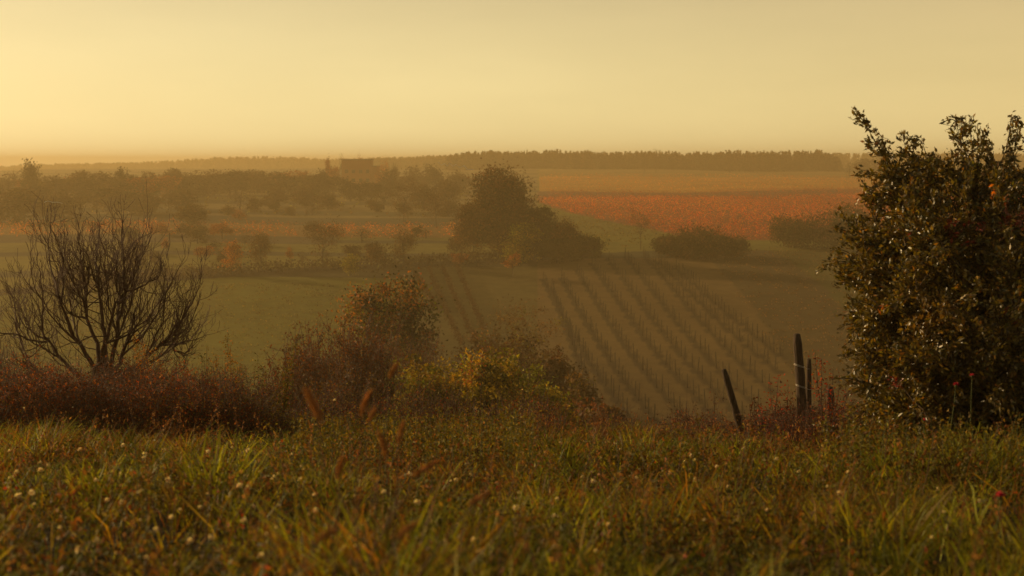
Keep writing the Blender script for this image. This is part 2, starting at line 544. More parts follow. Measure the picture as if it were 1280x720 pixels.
# rust brown undergrowth on the left brow
def undergrowth(name, label, px0, px1, d0, d1, n, top, cols, wt, stems, mat, rng, low=0.0):
    tb = Tubes(); pc = Cards()
    for i in range(n):
        px = px0 + (px1 - px0) * rng.random(); d = d0 + (d1 - d0) * rng.random()
        warmth = .5 + .5 * math.sin(px * .031 + 1.3 * math.sin(d * 1.7))
        x_ = ray(px, 400)[0] * d; z_ = hz1(x_, d)
        hh = top(px, d) * (0.5 + 0.42 * rng.random() + (0.3 * rng.random() if rng.random() < .12 else 0)) * (0.86 + 0.22 * math.sin(px * .043 + d * .9) * math.sin(px * .017 + 2))
        l = rng.normal(size=2) * 0.16 * hh
        P = curve_pts((x_, d, z_), (x_ + l[0], d + l[1], z_ + hh), 5, wob=0.02 * hh, rng=rng)
        tb.add(P, np.linspace(0.004, 0.0015, 5), 3)
        for q in range(stems):
            t = 0.25 + 0.7 * rng.random(); b = P[int(t * 4)]
            e = b + np.array([rng.normal() * 0.14, rng.normal() * 0.14, 0.06 + 0.15 * rng.random()]) * (hh + .3)
            tb.add(np.stack([b, (b + e) / 2 + [0, 0, -0.01], e]), [0.0025, 0.002, 0.0012], 3)
            k = rng.integers(4, 10)
            lp = b + (e - b) * rng.random((k, 1)) + rng.normal(size=(k, 3)) * 0.025
            pc.add(lp, 0.015 + 0.026 * rng.random(k), 0.007 + 0.012 * rng.random(k), palette(cols, wt, k, rng) * np.clip(.7 + .75 * warmth, .4, 1.6), rng)
    r = tag(link(name, pc.mesh(name), mat), label, 'undergrowth', kind='stuff')
    s_ = link('stems', tb.mesh('stems'), M['bark_red'], r)
    return r


RUST = [(0.19, 0.052, 0.014), (0.11, 0.038, 0.013), (0.26, 0.11, 0.022), (0.045, 0.024, 0.012), (0.10, 0.08, 0.018)]
undergrowth('undergrowth', 'rust brown bramble undergrowth below the bare shrub on the brow', -160, 365, 14.8, 20.5, 3000,
            lambda px, d: 0.8 + 0.6 * max(0, min(1, (350 - px) / 90)) + 0.1 * math.sin(px * 0.05) + 0.06 * (d - 17), RUST, [4, 3, 2, 2, 1], 9, M['leaf'], np.random.default_rng(8))
undergrowth('undergrowth', 'yellow green and brown weeds rising at the right end of the rusty undergrowth', 190, 385, 15.0, 18.5, 520,
            lambda px, d: 0.8 + 0.35 * math.exp(-((px - 290) / 60) ** 2), [(0.16, 0.15, 0.02), (0.26, 0.18, 0.025), (0.12, 0.06, 0.02), (0.07, 0.07, 0.016)], [3, 2, 2, 2], 7, M['leaf'], np.random.default_rng(12))
undergrowth('undergrowth', 'dark red bramble tangle round the foot of the fence posts', 930, 1110, 15.5, 18.5, 620,
            lambda px, d: 0.35 + 0.5 * max(0, min(1, (px - 925) / 60)), [(0.26, 0.03, 0.015), (0.08, 0.025, 0.015), (0.045, 0.022, 0.014), (0.12, 0.06, 0.02)], [0.8, 3, 5, 1], 4,
            M['leaf'], np.random.default_rng(9))
undergrowth('undergrowth', 'mixed rust and green scrub along the brow between the left undergrowth and the yellow green shrubs', 330, 700, 17.5, 23, 900,
            lambda px, d: 0.75 + 0.16 * (d - 17.5) + 0.15 * math.sin(px * .05), RUST[:4] + [(0.13, 0.13, 0.018), (0.2, 0.16, 0.022)], [3, 3, 1, 3, 3, 2], 6, M['leaf'], np.random.default_rng(14))
undergrowth('undergrowth', 'low dark red brown brush running left along the brow from the posts', 735, 1000, 17, 20, 420,
            lambda px, d: 0.5 + 0.14 * (d - 17) + 0.12 * math.sin(px * .06), [(0.08, 0.03, 0.014), (0.05, 0.026, 0.013), (0.2, 0.05, 0.018), (0.12, 0.09, 0.02)], [4, 4, 1, 1], 5, M['leaf'], np.random.default_rng(15))
undergrowth('undergrowth', 'dark brown weeds along the brow left of the leaning post', 790, 945, 17, 19, 130,
            lambda px, d: 0.55, [(0.08, 0.03, 0.015), (0.05, 0.03, 0.015), (0.2, 0.05, 0.02)], [3, 3, 0.6], 4, M['leaf'], np.random.default_rng(10))


# ------------------------------------------------------------------ shrubs near the camera
def grow(tb, tips, p, d, ln, r, lvl, rng, spread=0.5, up=0.12, seg=4, minr=0.0016, kids=(2, 3), sides=5, curl=0.12, ratio=0.72):
    """one branch: a curved tapering tube, then its side twigs"""
    pts = [np.array(p, float)]; dr = np.array(d, float); dr /= np.linalg.norm(dr)
    for i in range(seg):
        dr = dr + rng.normal(size=3) * curl + np.array([0, 0, up])
        dr /= np.linalg.norm(dr)
        pts.append(pts[-1] + dr * ln / seg)
    pts = np.array(pts)
    r1 = max(minr, r * 0.62)
    tb.add(pts, np.linspace(r, r1, seg + 1), sides if lvl > 1 else 3)
    if lvl == 0:
        tips.append((pts, dr)); return
    nk = rng.integers(kids[0], kids[1] + 1)
    for k in range(nk + 1):
        t = 1.0 if k == 0 else 0.3 + 0.65 * rng.random()
        i = min(seg, int(round(t * seg)))
        nd = dr + rng.normal(size=3) * (spread * (0.45 if k == 0 else 1.0))
        grow(tb, tips, pts[i], nd, ln * ratio * (0.75 + 0.5 * rng.random()), max(minr, r1 * (0.95 if k == 0 else 0.68)), lvl - 1, rng, spread, up, seg, minr, kids, sides, curl, ratio)


def bare_shrub():
    rng = np.random.default_rng(21)
    d = 21.0
    b = at(130, 545, d); z = hz1(b.x, d)
    root = empty('bare_shrub', (b.x, d, z), 'leafless dark shrub with fanned twigs standing in rusty undergrowth', 'shrub')
    tips = []
    # the leading stems fan out towards the outline the photograph shows
    tgt = [(20, 300), (52, 262), (60, 232), (95, 250), (115, 245), (150, 232), (168, 275), (185, 262), (205, 300), (236, 292),
           (258, 318), (262, 350), (232, 395), (5, 330), (-25, 380), (-30, 430), (80, 290), (140, 290), (215, 350), (30, 380),
           (100, 300), (120, 330), (170, 320), (60, 340), (195, 380), (245, 420)]
    O = Vector((b.x, d, z))
    tr = Tubes(); tb = Tubes()
    mids = [((112, 462), (48, 408)), ((118, 440), (72, 352)), ((124, 432), (103, 332)), ((133, 430), (124, 320)), ((140, 428), (158, 330)), ((145, 440), (186, 372)),
            ((108, 470), (28, 436)), ((148, 455), (216, 410)), ((128, 436), (140, 360))]
    limbs = []
    link('trunk', None or (lambda: (tr.add(curve_pts((0, 0, -.1), np.array(at(124, 456, d) - O), 7, wob=0.016, rng=rng), np.linspace(0.085, 0.055, 7), 9),
                                    tr.add(curve_pts((.12, .05, -.1), np.array(at(148, 462, d) - O), 7, wob=0.016, rng=rng), np.linspace(0.07, 0.045, 7), 8),
                                    tr.add(curve_pts((-.14, .0, -.1), np.array(at(106, 475, d) - O), 7, wob=0.016, rng=rng), np.linspace(0.07, 0.045, 7), 8), tr.mesh('trunk'))[-1])(), M['bark'], root)
    for a, b_ in mids:
        s0 = np.array(at(a[0], a[1] + 20, d) - O); e0 = np.array(at(b_[0], b_[1], d + rng.uniform(-.8, .8)) - O) * np.array([.95, 1, .92])
        base0 = np.array([s0[0] * .3, 0, s0[2] * .45])
        P = np.vstack([curve_pts(base0, s0, 4, rng=rng)[:-1], curve_pts(s0, e0, 9, bend=((e0[0] - s0[0]) * .02, 0, -.02), wob=0.036, rng=rng)])
        tb.add(P, np.linspace(0.043, 0.015, len(P)), 7)
        limbs.append(P)
    ends = [L_[-1] for L_ in limbs]
    tgt = tgt + [(15, 345), (40, 285), (75, 262), (128, 262), (160, 300), (218, 318), (245, 345), (250, 392), (178, 345), (150, 270), (88, 300), (-8, 440), (240, 440), (110, 275)]
    for i, (px, py) in enumerate(tgt):
        T = np.array(at(px, py, d + rng.uniform(-1.1, 1.1)) - O) * np.array([.93, 1, .89])
        cost = [np.hypot(e[0] - T[0] * .75, (e[2] - T[2] * .8) * .5) + rng.random() * .25 for e in ends]
        LB = limbs[int(np.argmin(cost))]
        k0 = rng.integers(5, len(LB)); s = LB[k0]
        L = np.linalg.norm(T - s)
        P = curve_pts(s, T, 11, bend=((T[0] - s[0]) * 0.14, 0, -0.05 - abs(T[0] - s[0]) * 0.1), wob=0.03, rng=rng)
        tb.add(P, np.linspace(0.017, 0.0045, 11), 6)
        for k in range(1, 11):
            for q in range(1):
                dr = norm(P[min(k, 9) + 1 if k < 10 else 10] - P[k - 1])
                nd = dr + rng.normal(size=3) * 0.6
                nd[2] = nd[2] + 0.2
                ln = (0.16 + L * 0.13) * (1.25 - k / 14) * rng.uniform(0.6, 1.4)
                grow(tb, tips, P[k], nd, ln, 0.0085 * (1.25 - k / 13), 2, rng, 0.42, 0.13, 4, 0.0027, (1, 2), 4, 0.17, 0.78)
    for P in limbs:
        for k in range(4, len(P)):
            for q in range(1):
                nd = norm(P[k] - P[k - 1]) + rng.normal(size=3) * .7
                grow(tb, tips, P[k], nd, rng.uniform(.25, .6), 0.009, 2, rng, 0.42, 0.13, 4, 0.0027, (1, 2), 4, 0.17, 0.78)
    link('branches', tb.mesh('branches'), M['bark_red'], root)
    return root


bare_shrub()


def leafy_stems(name, label, base, stems, leafcols, wt, leaf, rng, per=26, lat=0.05, group=None, stemr=0.006, dens=1.0, twig=True, cat='shrub'):
    """a young shrub: each stem a curve to its tip with leaves along it"""
    root = empty(name, base, label, cat, group)
    tb = Tubes(); pc = Cards()
    for (T, t0) in stems:
        T = np.array(T) - np.array(base)
        P = curve_pts((rng.normal() * .02, rng.normal() * .02, 0), T, 9, bend=(T[0] * .12, 0, -abs(T[0]) * .1), wob=0.008, rng=rng)
        tb.add(P, np.linspace(stemr, 0.0015, 9), 4)
        n = int(per * np.linalg.norm(T) * dens / 0.8 * (2.0 if name == 'young_shrub' and base[1] < 25 else 1.0))
        tt = t0 + (1 - t0) * rng.random(n)
        idx = np.clip((tt * 8).astype(int), 0, 7); fr = tt * 8 - idx
        Q = P[idx] + (P[idx + 1] - P[idx]) * fr[:, None]
        off = rng.normal(size=(n, 3)) * lat * (1.15 - tt[:, None] * 0.6)
        if twig:
            for a, o_ in zip(Q[::6], off[::6]): tb.add(np.stack([a, a + o_ * 1.3]), [0.002, 0.001], 3)
        pc.add(Q + off, leaf * (0.6 + 0.8 * rng.random(n)), leaf * 0.5 * (0.6 + 0.6 * rng.random(n)), palette(leafcols, wt, n, rng), rng, direction=norm(off + 1e-4))
    link('stems', tb.mesh('stems'), M['bark_red'], root)
    link('leaves', pc.mesh('leaves'), M['leaf'], root)
    return root


YEL = [(0.30, 0.17, 0.025), (0.22, 0.15, 0.025), (0.38, 0.15, 0.02), (0.12, 0.11, 0.02)]
GRN = [(0.09, 0.10, 0.02), (0.14, 0.13, 0.025), (0.2, 0.15, 0.03), (0.28, 0.1, 0.02)]
r_ = np.random.default_rng(33)


def base_at(px, d):
    x_ = ray(px, 450)[0] * d
    return Vector((x_, d, hz1(x_, d)))


def spr(d, pts, rng=r_): return [(tuple(at(px, py, d + rng.uniform(-.25, .25))), t0) for px, py, t0 in pts]


leafy_stems('young_shrub', 'arching spray of yellow leaves in front of the bare shrub', base_at(226, 17.5),
            spr(17.3, [(169, 424, .55), (178, 432, .55), (200, 448, .4), (214, 455, .3), (190, 440, .5)]), YEL, [4, 3, 2, 1], 0.032, r_, per=60, lat=0.04)
leafy_stems('young_shrub', 'small orange leaved shoot right of the bare shrub', base_at(236, 17.0),
            spr(17, [(231, 452, .6), (238, 460, .5), (222, 470, .5), (250, 465, .4)]), [(0.4, 0.14, 0.02), (0.3, 0.09, 0.02), (0.2, 0.1, 0.03)], [2, 2, 1], 0.03, r_, per=50, lat=0.05)
leafy_stems('young_shrub', 'upright sapling with yellow green leaves and bright yellow side shoot', base_at(284, 17.2),
            spr(17.2, [(284, 418, .35), (288, 432, .35), (300, 452, .45), (296, 458, .4), (270, 445, .4), (268, 462, .3), (302, 460, .6), (258, 472, .3)]), YEL, [3, 3, 1, 3], 0.03, r_, per=55, lat=0.055)
leafy_stems('young_shrub', 'sparse dark twiggy sapling between the yellow sapling and the slanting sprig', base_at(322, 17.4),
            spr(17.4, [(324, 446, .4), (318, 462, .3), (330, 458, .3), (334, 470, .3), (252, 443, .7), (310, 470, .3)]), GRN, [4, 2, 1, 0], 0.03, r_, per=34, lat=0.055)
leafy_stems('young_shrub', 'slanting sprig with green leaves and orange tip above the undergrowth', base_at(335, 16.6),
            spr(16.6, [(371, 420, .3), (366, 440, .3), (360, 455, .25), (352, 470, .2), (345, 480, .2), (356, 482, .2)]), GRN, [4, 3, 1, 1], 0.033, r_, per=60, lat=0.045)
leafy_stems('young_shrub', 'orange tipped shoot rising from the green shrub tops', base_at(600, 40),
            spr(40, [(580, 452, .8), (590, 446, .8), (603, 432, .8)]), [(0.35, 0.13, 0.03), (0.25, 0.1, 0.04)], [1, 1], 0.08, r_, per=9, lat=0.16, stemr=0.02)

# twisted bramble with red leaves by the posts
BR = [(0.36, 0.04, 0.015), (0.28, 0.07, 0.015), (0.12, 0.03, 0.015), (0.3, 0.15, 0.02)]
leafy_stems('bramble', 'red leaved bramble left of the tall fence post', base_at(975, 16.6),
            spr(16.6, [(962, 482, .5), (975, 470, .6), (985, 478, .5), (990, 505, .4), (970, 505, .4), (955, 518, .4), (948, 505, .8)]), BR, [3, 2, 3, 0], 0.036, r_, per=38, lat=0.06, cat='bramble', stemr=0.011)
leafy_stems('bramble', 'orange and red bramble between the tall post and the big leafy bush', base_at(1035, 16.2),
            spr(16.2, [(1018, 440, .6), (1028, 448, .5), (1040, 462, .4), (1050, 470, .3), (1030, 480, .3), (1060, 480, .3), (1022, 500, .3), (1045, 500, .3), (1070, 460, .3)]), BR, [3, 3, 2, 2], 0.036, r_, per=44, lat=0.08, cat='bramble', stemr=0.011)
leafy_stems('bramble', 'dark knotty bramble over the grass between the two posts', base_at(950, 16.9),
            spr(16.9, [(938, 505, .3), (925, 515, .3), (960, 512, .2), (975, 530, .2), (945, 498, .5)]), [(0.05, 0.025, 0.012), (0.09, 0.05, 0.015), (0.2, 0.05, 0.02)], [4, 2, 1], 0.04, r_, per=40, lat=0.07, cat='bramble', stemr=0.014)
leafy_stems('bramble', 'small dark shoot with a red leaf left of the leaning post', base_at(890, 17.6),
            spr(17.6, [(889, 508, .5), (893, 515, .4), (880, 522, .4), (840, 520, .7), (862, 528, .5), (855, 535, .3)]), [(0.06, 0.025, 0.015), (0.25, 0.05, 0.02)], [3, 1], 0.03, r_, per=26, lat=0.05, cat='bramble')


def big_bush():
    rng = np.random.default_rng(51)
    d = 12.6
    bx = ray(1240, 500)[0] * d
    B = np.array([bx, d, hz1(bx, d)])
    root = empty('leafy_bush', tuple(B), 'tall glossy green leafy bush rising above the horizon beside the posts', 'bush')
    tr = Tubes(); tb = Tubes(); tips = []
    LP = []; LD = []
    # limbs: tip pixel, depth offset
    tgt = [(1078, 142, 0), (1112, 175, .2), (1148, 160, -.2), (1190, 128, 0), (1212, 150, .3), (1268, 142, .1), (1300, 150, -.2), (1240, 175, -.4), (1085, 215, -.1),
           (1068, 262, .2), (1045, 297, 0), (1058, 335, -.2), (1045, 352, .2), (1062, 385, 0), (1060, 425, -.2), (1068, 460, .2), (1075, 495, -.1),
           (1330, 180, .3), (1370, 220, 0), (1420, 280, .2), (1440, 350, 0), (1430, 430, 0), (1110, 240, -.7), (1130, 300, -.9), (1120, 360, -1.0), (1110, 430, -.9),
           (1180, 230, -1.0), (1180, 300, -1.3), (1190, 380, -1.4), (1180, 450, -1.3), (1240, 240, -1.1), (1260, 320, -1.5), (1250, 400, -1.6), (1250, 470, -1.4),
           (1320, 260, -1), (1330, 350, -1.4), (1330, 440, -1.3), (1160, 240, .8), (1230, 220, .9), (1140, 320, .9), (1200, 330, 1.1), (1140, 420, .9), (1300, 280, .9),
           (1100, 300, .3), (1150, 210, .3), (1200, 200, .2), (1255, 200, .2), (1100, 380, .3), (1095, 470, -.5), (1150, 500, -1.1), (1200, 505, -1.1), (1290, 500, -1.1), (1072, 300, -.3), (1078, 350, .1), (1080, 400, -.5), (1085, 440, -.2), (1058, 500, .1), (1060, 475, -.4), (1070, 530, -.3), (1100, 520, -.8), (1125, 470, -.9), (1120, 400, -.9), (1220, 180, -.3), (1160, 190, -.3), (1100, 200, 0), (1052, 400, .3), (1054, 440, -.3), (1050, 320, .4), (1056, 540, .2), (1085, 510, -.7), (1100, 340, -.8), (1060, 370, -.5), (1140, 450, -1.2), (1090, 260, .5), (1090, 420, .6), (1105, 215, .1), (1135, 200, -.2), (1170, 195, .2), (1195, 185, -.4), (1235, 190, .3), (1275, 190, -.3), (1125, 225, .5), (1210, 215, -.8), (1260, 210, -.7), (1150, 250, -.9), (1090, 163, .1), (1098, 164, -.1), (1200, 145, .1), (1206, 160, -.2), (1276, 158, .1), (1128, 163, .2), (1100, 190, 0), (1085, 205, .1), (1050, 345, .1), (1060, 300, 0)]
    for i, (px, py, dd) in enumerate(tgt):
        lone = py < 165 and px < 1330
        if not lone:
            if px < 1135: px = px + 32 - max(0, px - 1100) * .4
            if py < 260: py = py + 18
        T = (np.array(at(px, py, d + dd)) - B) * np.array([.985, 1, .965])
        s = np.array([rng.normal() * .12, rng.normal() * .12, 0.0])
        L = np.linalg.norm(T - s)
        P = curve_pts(s, T, 12, bend=(-T[0] * 0.12, 0, 0.10 * abs(T[0])), wob=0.014, rng=rng)
        R = np.linspace(0.028, 0.003, 12)
        (tr if i < 0 else tb).add(P, R, 5)
        for k in range(3, 12):
            nq = 5 if k < 11 else 2
            if lone and k > 7: nq = 3
            if lone and k == 11: nq = 1
            for q in range(nq):
                dr = norm(P[min(k + 1, 11)] - P[k - 1])
                nd = dr * 0.5 + rng.normal(size=3) * 0.75
                nd[0] += 0.25 * np.sign(T[0])
                ln = rng.uniform(0.16, 0.42) * (0.42 if (lone and k > 7) else 1.0)
                fr = rng.random()
                st = P[k] if k == 11 else P[k] * (1 - fr) + P[k + 1] * fr
                Q = curve_pts(st, st + norm(nd) * ln, 5, bend=(0, 0, 0.03), wob=0.008, rng=rng)
                tb.add(Q, np.linspace(0.0065, 0.0026, 5), 3)
                n = int(ln * 92)
                t = rng.random(n)
                LP.append(Q[0] + (Q[-1] - Q[0]) * t[:, None] + rng.normal(size=(n, 3)) * 0.022)
                LD.append(np.tile(norm(nd), (n, 1)))
                for z in range(2):
                    st2 = Q[rng.integers(1, 4)]; nd2 = norm(nd + rng.normal(size=3) * 0.7); l2 = ln * 0.5
                    tb.add(np.stack([st2, st2 + nd2 * l2]), [0.0036, 0.0022], 3)
                    n = int(l2 * 100) + 2
                    LP.append(st2 + nd2 * l2 * rng.random((n, 1)) + rng.normal(size=(n, 3)) * 0.018)
                    LD.append(np.tile(nd2, (n, 1)))
        # leaves hugging the outer part of the limb
        n = 90 if lone else 40
        t = 0.4 + 0.6 * rng.random(n)
        idx = np.clip((t * 11).astype(int), 0, 10)
        LP.append(P[idx] + (P[idx + 1] - P[idx]) * rng.random((n, 1)) + rng.normal(size=(n, 3)) * 0.02)
        LD.append(np.tile(norm(T - s), (n, 1)))
    for i in range(4):
        a = i * 1.6
        tr.add(curve_pts((math.cos(a) * .12, math.sin(a) * .12, -0.05), (math.cos(a) * .35, math.sin(a) * .3, 1.2), 7, wob=0.02, rng=rng), np.linspace(0.055, 0.035, 7), 8)
    LP = np.concatenate(LP); LD = np.concatenate(LD)
    keep = LP[:, 2] > 0.12
    LP, LD = LP[keep], LD[keep]
    n = len(LP)
    print('bush leaves', n)
    pc = Cards()
    L = 0.05 * (0.6 + 0.7 * rng.random(n))
    col = palette([(0.10, 0.095, 0.016), (0.055, 0.05, 0.01), (0.16, 0.135, 0.02), (0.2, 0.11, 0.02), (0.26, 0.18, 0.03)], [5, 4, 4, 0.5, 0.6], n, rng)
    # clusters that have turned red or orange
    for (px, py, dd, r, c) in [(1226, 240, -1.1, .09, (0.5, 0.17, 0.015)), (1262, 250, -1.1, .1, (0.26, 0.07, 0.02)), (1213, 285, -1.3, .17, (0.13, 0.022, 0.012)),
                               (1233, 262, -1.3, .09, (0.55, 0.2, 0.015)), (1275, 275, -1.2, .14, (0.16, 0.04, 0.02)), (1115, 478, -.9, .08, (0.2, 0.03, 0.015)), (1100, 392, -.9, .1, (0.35, 0.13, 0.02)),
                               (1270, 390, -1.4, .09, (0.2, 0.05, 0.02)), (1165, 400, -1.3, .22, (0.16, 0.12, 0.025)), (1140, 293, -.9, .05, (0.4, 0.07, 0.02))]:
        q = np.array(at(px, py, d + dd)) - B
        mk = (np.linalg.norm((LP - q) * np.array([1, .45, 1]), axis=1) < r) & (rng.random(n) < 0.75)
        col[mk] = palette([c], [1], int(mk.sum()), rng)
    pc.add(LP, L, L * 0.44, col, rng, direction=LD * 0.9 + np.array([0, 0, 0.1]), flat=0.25, fold=0.03)
    link('trunk', tr.mesh('trunk'), M['bark'], root)
    link('branches', tb.mesh('branches'), M['bark'], root)
    link('leaves', pc.mesh('leaves'), M['leaf_gloss'], root)


big_bush()


# ------------------------------------------------------------------ posts
def post(name, label, px0, py0, px1, py1, d, r, wires=(), cat='fence post', dy=0.0):
    top = np.array(at(px0, py0, d + dy)); bx = at(px1, py1, d)
    base = np.array([bx.x, d, hz1(bx.x, d) - 0.1])
    # continue the visible line to the ground
    v = top - np.array(bx); v = v / np.linalg.norm(v)
    base = np.array(bx) - v * max(0.0, (bx.z - (hz1(bx.x, d) - 0.15)) / max(v[2], .3))
    rng = np.random.default_rng(int(px0))
    tb = Tubes()
    m = 14
    P = curve_pts((0, 0, 0), top - base, m, bend=(0.03 if 'lean' in label else 0.008, 0, 0), wob=0.003, rng=rng)
    R = r * (1.08 - 0.16 * np.linspace(0, 1, m)) * (1 + 0.05 * rng.normal(size=m)); R[-1] *= 0.8
    P2 = np.vstack([P, P[-1] + (P[-1] - P[-2]) * 0.10]); R2 = np.append(R, R[-1] * 0.45)
    tb.add(P2, R2, 9, cap=True)
    root = tag(link(name, tb.mesh(name), M['post']), label, cat)
    root.location = base
    for t in wires:
        w = Tubes(); i = int(t * (m - 1)); c = P[i]; rr = R[i] + 0.004
        an = np.linspace(0, 4 * PI, 40)
        W = np.stack([c[0] + rr * np.cos(an), c[1] + rr * np.sin(an), c[2] + np.linspace(-.012, .012, 40) - 0.35 * rr * np.cos(an)], -1)
        w.add(W, 0.0028, 5)
        e = W[-1]
        w.add(np.stack([e, e + [0.03, 0.01, -0.03], e + [0.06, -0.01, -0.028]]), 0.0025, 5)
        link('wire', w.mesh('wire'), M['wire'], root)
    return root


post('fence_post', 'tall upright weathered fence post with two wire loops near its top', 997, 417, 1004, 545, 16.6, 0.058, wires=(0.79, 0.66))
post('fence_post', 'weathered fence post leaning left above the grassy brow', 904, 461, 924, 545, 17.0, 0.045)
post('fence_post', 'thin dark stake standing tight against the tall fence post', 1010, 449, 1009, 545, 17.1, 0.036)
post('fence_post', 'short dark stub of post among brambles next to the bush', 1037, 484, 1039, 545, 16.9, 0.05)


# ------------------------------------------------------------------ flowers
def thistle(px, py, d, size, label, height=None):
    T = at(px, py, d); rng = np.random.default_rng(int(px * 3 + py))
    x_ = T.x + rng.normal() * 0.04; z_ = hz1(x_, d + .05)
    base = Vector((x_, d + 0.05, z_))
    root = empty('thistle', base, label, 'thistle')
    v = np.array(T - base)
    tb = Tubes(); P = curve_pts((0, 0, 0), v, 7, wob=0.004, rng=rng); tb.add(P, np.linspace(0.006, 0.003, 7), 5)
    link('stem', tb.mesh('stem'), M['stem'], root)
    pc = Cards(); n = 22
    t = rng.random(n) * 0.85; idx = (t * 6).astype(int)
    pc.add(P[idx] + rng.normal(size=(n, 3)) * 0.03, 0.07, 0.014, palette([(0.08, 0.085, 0.025), (0.1, 0.08, 0.03)], [1, 1], n, rng), rng, direction=np.array([0, 0, .8]))
    link('leaves', pc.mesh('leaves'), M['leaf'], root)
    # involucre with a brush of florets
    hb = Tubes(); hb.add(np.array([v + [0, 0, z] for z in (-0.6 * size, -.3 * size, 0.0, .3 * size)]), [size * .15, size * .42, size * .4, size * .3], 8, cap=True)
    hd = link('flower_head', hb.mesh('flower_head'), M['stem'], root)
    pc = Cards(); n = 70
    dr = norm(rng.normal(size=(n, 3)) * np.array([.7, .7, .3]) + np.array([0, 0, .9]))
    pc.add(v + dr * size * 0.65, size * 0.9, size * 0.13, palette([(0.55, 0.06, 0.2), (0.45, 0.04, 0.14)], [1, 1], n, rng), rng, direction=dr * 3)
    link('florets', pc.mesh('florets'), M['petal'], hd)


thistle(1195, 482, 11.0, 0.028, 'tall thistle with magenta head before the leafy bush, left of a taller one')
thistle(1215, 470, 11.0, 0.022, 'tallest thistle with magenta head before the leafy bush')
thistle(1155, 526, 10.6, 0.02, 'short thistle with small pink head at the foot of the leafy bush')
thistle(966, 565, 12.0, 0.026, 'small pink thistle head in the grass below the bramble')
thistle(1250, 621, 5.6, 0.022, 'blurred pink thistle close to the camera at the right edge')


def seed_plume(px, py, d, ln, tilt, label):
    T = at(px, py, d); rng = np.random.default_rng(int(px + py))
    base = Vector((T.x - tilt * 0.15, d, hz1(T.x, d)))
    root = empty('foxtail_grass', base, label, 'foxtail grass', 'tall foxtail grass plumes in the meadow')
    v = np.array(T - base); dr = norm(np.array([tilt, 0.0, 1.0]))
    tb = Tubes(); P = curve_pts((0, 0, 0), v, 7, bend=(-tilt * .05, 0, 0), rng=rng); tb.add(P, np.linspace(0.0025, 0.0014, 7), 4)
    link('stem', tb.mesh('stem'), M['bark_red'], root)
    pc = Cards(); n = 260
    t = rng.random(n)
    wd = 0.16 * ln * np.sin(np.clip(t * 0.9 + .08, 0, 1) * PI) ** 0.7
    rad = norm(rng.normal(size=(n, 3)))
    bow = np.array([1, 0, 0]) * (t[:, None] ** 2) * ln * 0.12 * np.sign(tilt + 1e-3)
    pc.add(v + dr * (t[:, None] - .5) * ln + rad * wd[:, None] * 0.6 + bow, 0.014, 0.003, palette([(0.34, 0.19, 0.10), (0.42, 0.27, 0.16)], [2, 1], n, rng), rng, direction=rad + dr * 1.4)
    link('seed_head', pc.mesh('seed_head'), M['dry'], root)


PL = [(393, 506, 3.6, .085, -.35, 'tallest blurred rust foxtail plume leaning left over the brow'),
      (456, 503, 4.2, .075, .3, 'rust foxtail plume over the brow, right of the tallest one'),
      (491, 463, 4.6, .052, .45, 'highest small foxtail plume standing clear of the shrubs'),
      (465, 518, 4.6, .045, .4, 'short pale foxtail plume at the foot of the middle one'),
      (500, 540, 4.4, .07, .15, 'upright rust foxtail plume just breaking the grass line'),
      (424, 585, 3.8, .06, .1, 'rust foxtail plume low in the grass at left of centre'),
      (480, 555, 4.0, .07, -.2, 'wide rust foxtail plume beside a flower tuft'),
      (600, 622, 3.6, .055, 1.6, 'bent foxtail plume lying over the grass near centre'),
      (530, 586, 3.8, .07, 1.4, 'pale foxtail plume bent sideways in the middle of the meadow'),
      (404, 670, 3.0, .045, 1.3, 'low reddish foxtail plume near the bottom of the picture'),
      (508, 662, 3.1, .045, 1.2, 'second low reddish foxtail plume near the bottom of the picture')]
for a in PL: seed_plume(*a)


def white_flower_proto():
    rng = np.random.default_rng(4)
    root = empty('white_flower', (0, 0, 0), 'small white flower head on a thin stem in the meadow grass', 'flower', 'white flowers dotted through the meadow')
    tb = Tubes(); tb.add(curve_pts((0, 0, -0.26), (0, 0, 0), 5, bend=(.02, .01, 0)), 0.0016, 4)
    link('stem', tb.mesh('stem'), M['stem'], root)
    pc = Cards(); n = 34
    dr = norm(rng.normal(size=(n, 3)) * np.array([1, 1, .35]) + np.array([0, 0, .25]))
    pc.add(dr * 0.0075, 0.011, 0.006, palette([(0.78, 0.85, 0.95), (0.66, 0.66, 0.68)], [2, 1], n, rng, .08), rng, direction=dr * 3)
    link('flower_head', pc.mesh('flower_head'), M['petal'], root)
    return root


wf = white_flower_proto()
spots = [(112, 527), (60, 582), (50, 588), (134, 625), (175, 650), (100, 562), (205, 562), (260, 617), (250, 634), (225, 637), (237, 677), (30, 510), (91, 509),
         (260, 565), (160, 540), (375, 600), (380, 588), (408, 588), (405, 556), (330, 545), (342, 597), (392, 600), (334, 668), (345, 660), (395, 638), (512, 593),
         (588, 594), (646, 540), (620, 535), (655, 556), (680, 657), (645, 635), (693, 645), (868, 575), (870, 600), (880, 650), (856, 577), (1172, 612), (1180, 640), (1165, 672),
         (693, 568), (728, 596), (740, 548), (675, 548), (662, 551), (700, 553), (960, 638), (1120, 642), (592, 675), (443, 620), (418, 500), (150, 593), (300, 545), (290, 560),
         (955, 575), (930, 560), (1060, 590), (1030, 600), (22, 620), (75, 660), (310, 610), (210, 600), (180, 572), (120, 600), (550, 560), (570, 600), (620, 570)]
rs_ = random.Random(9)
spots += [((rs_.random() ** 1.5) * 1240 + 10, 548 + 150 * rs_.random() ** 1.3) for _ in range(90)]
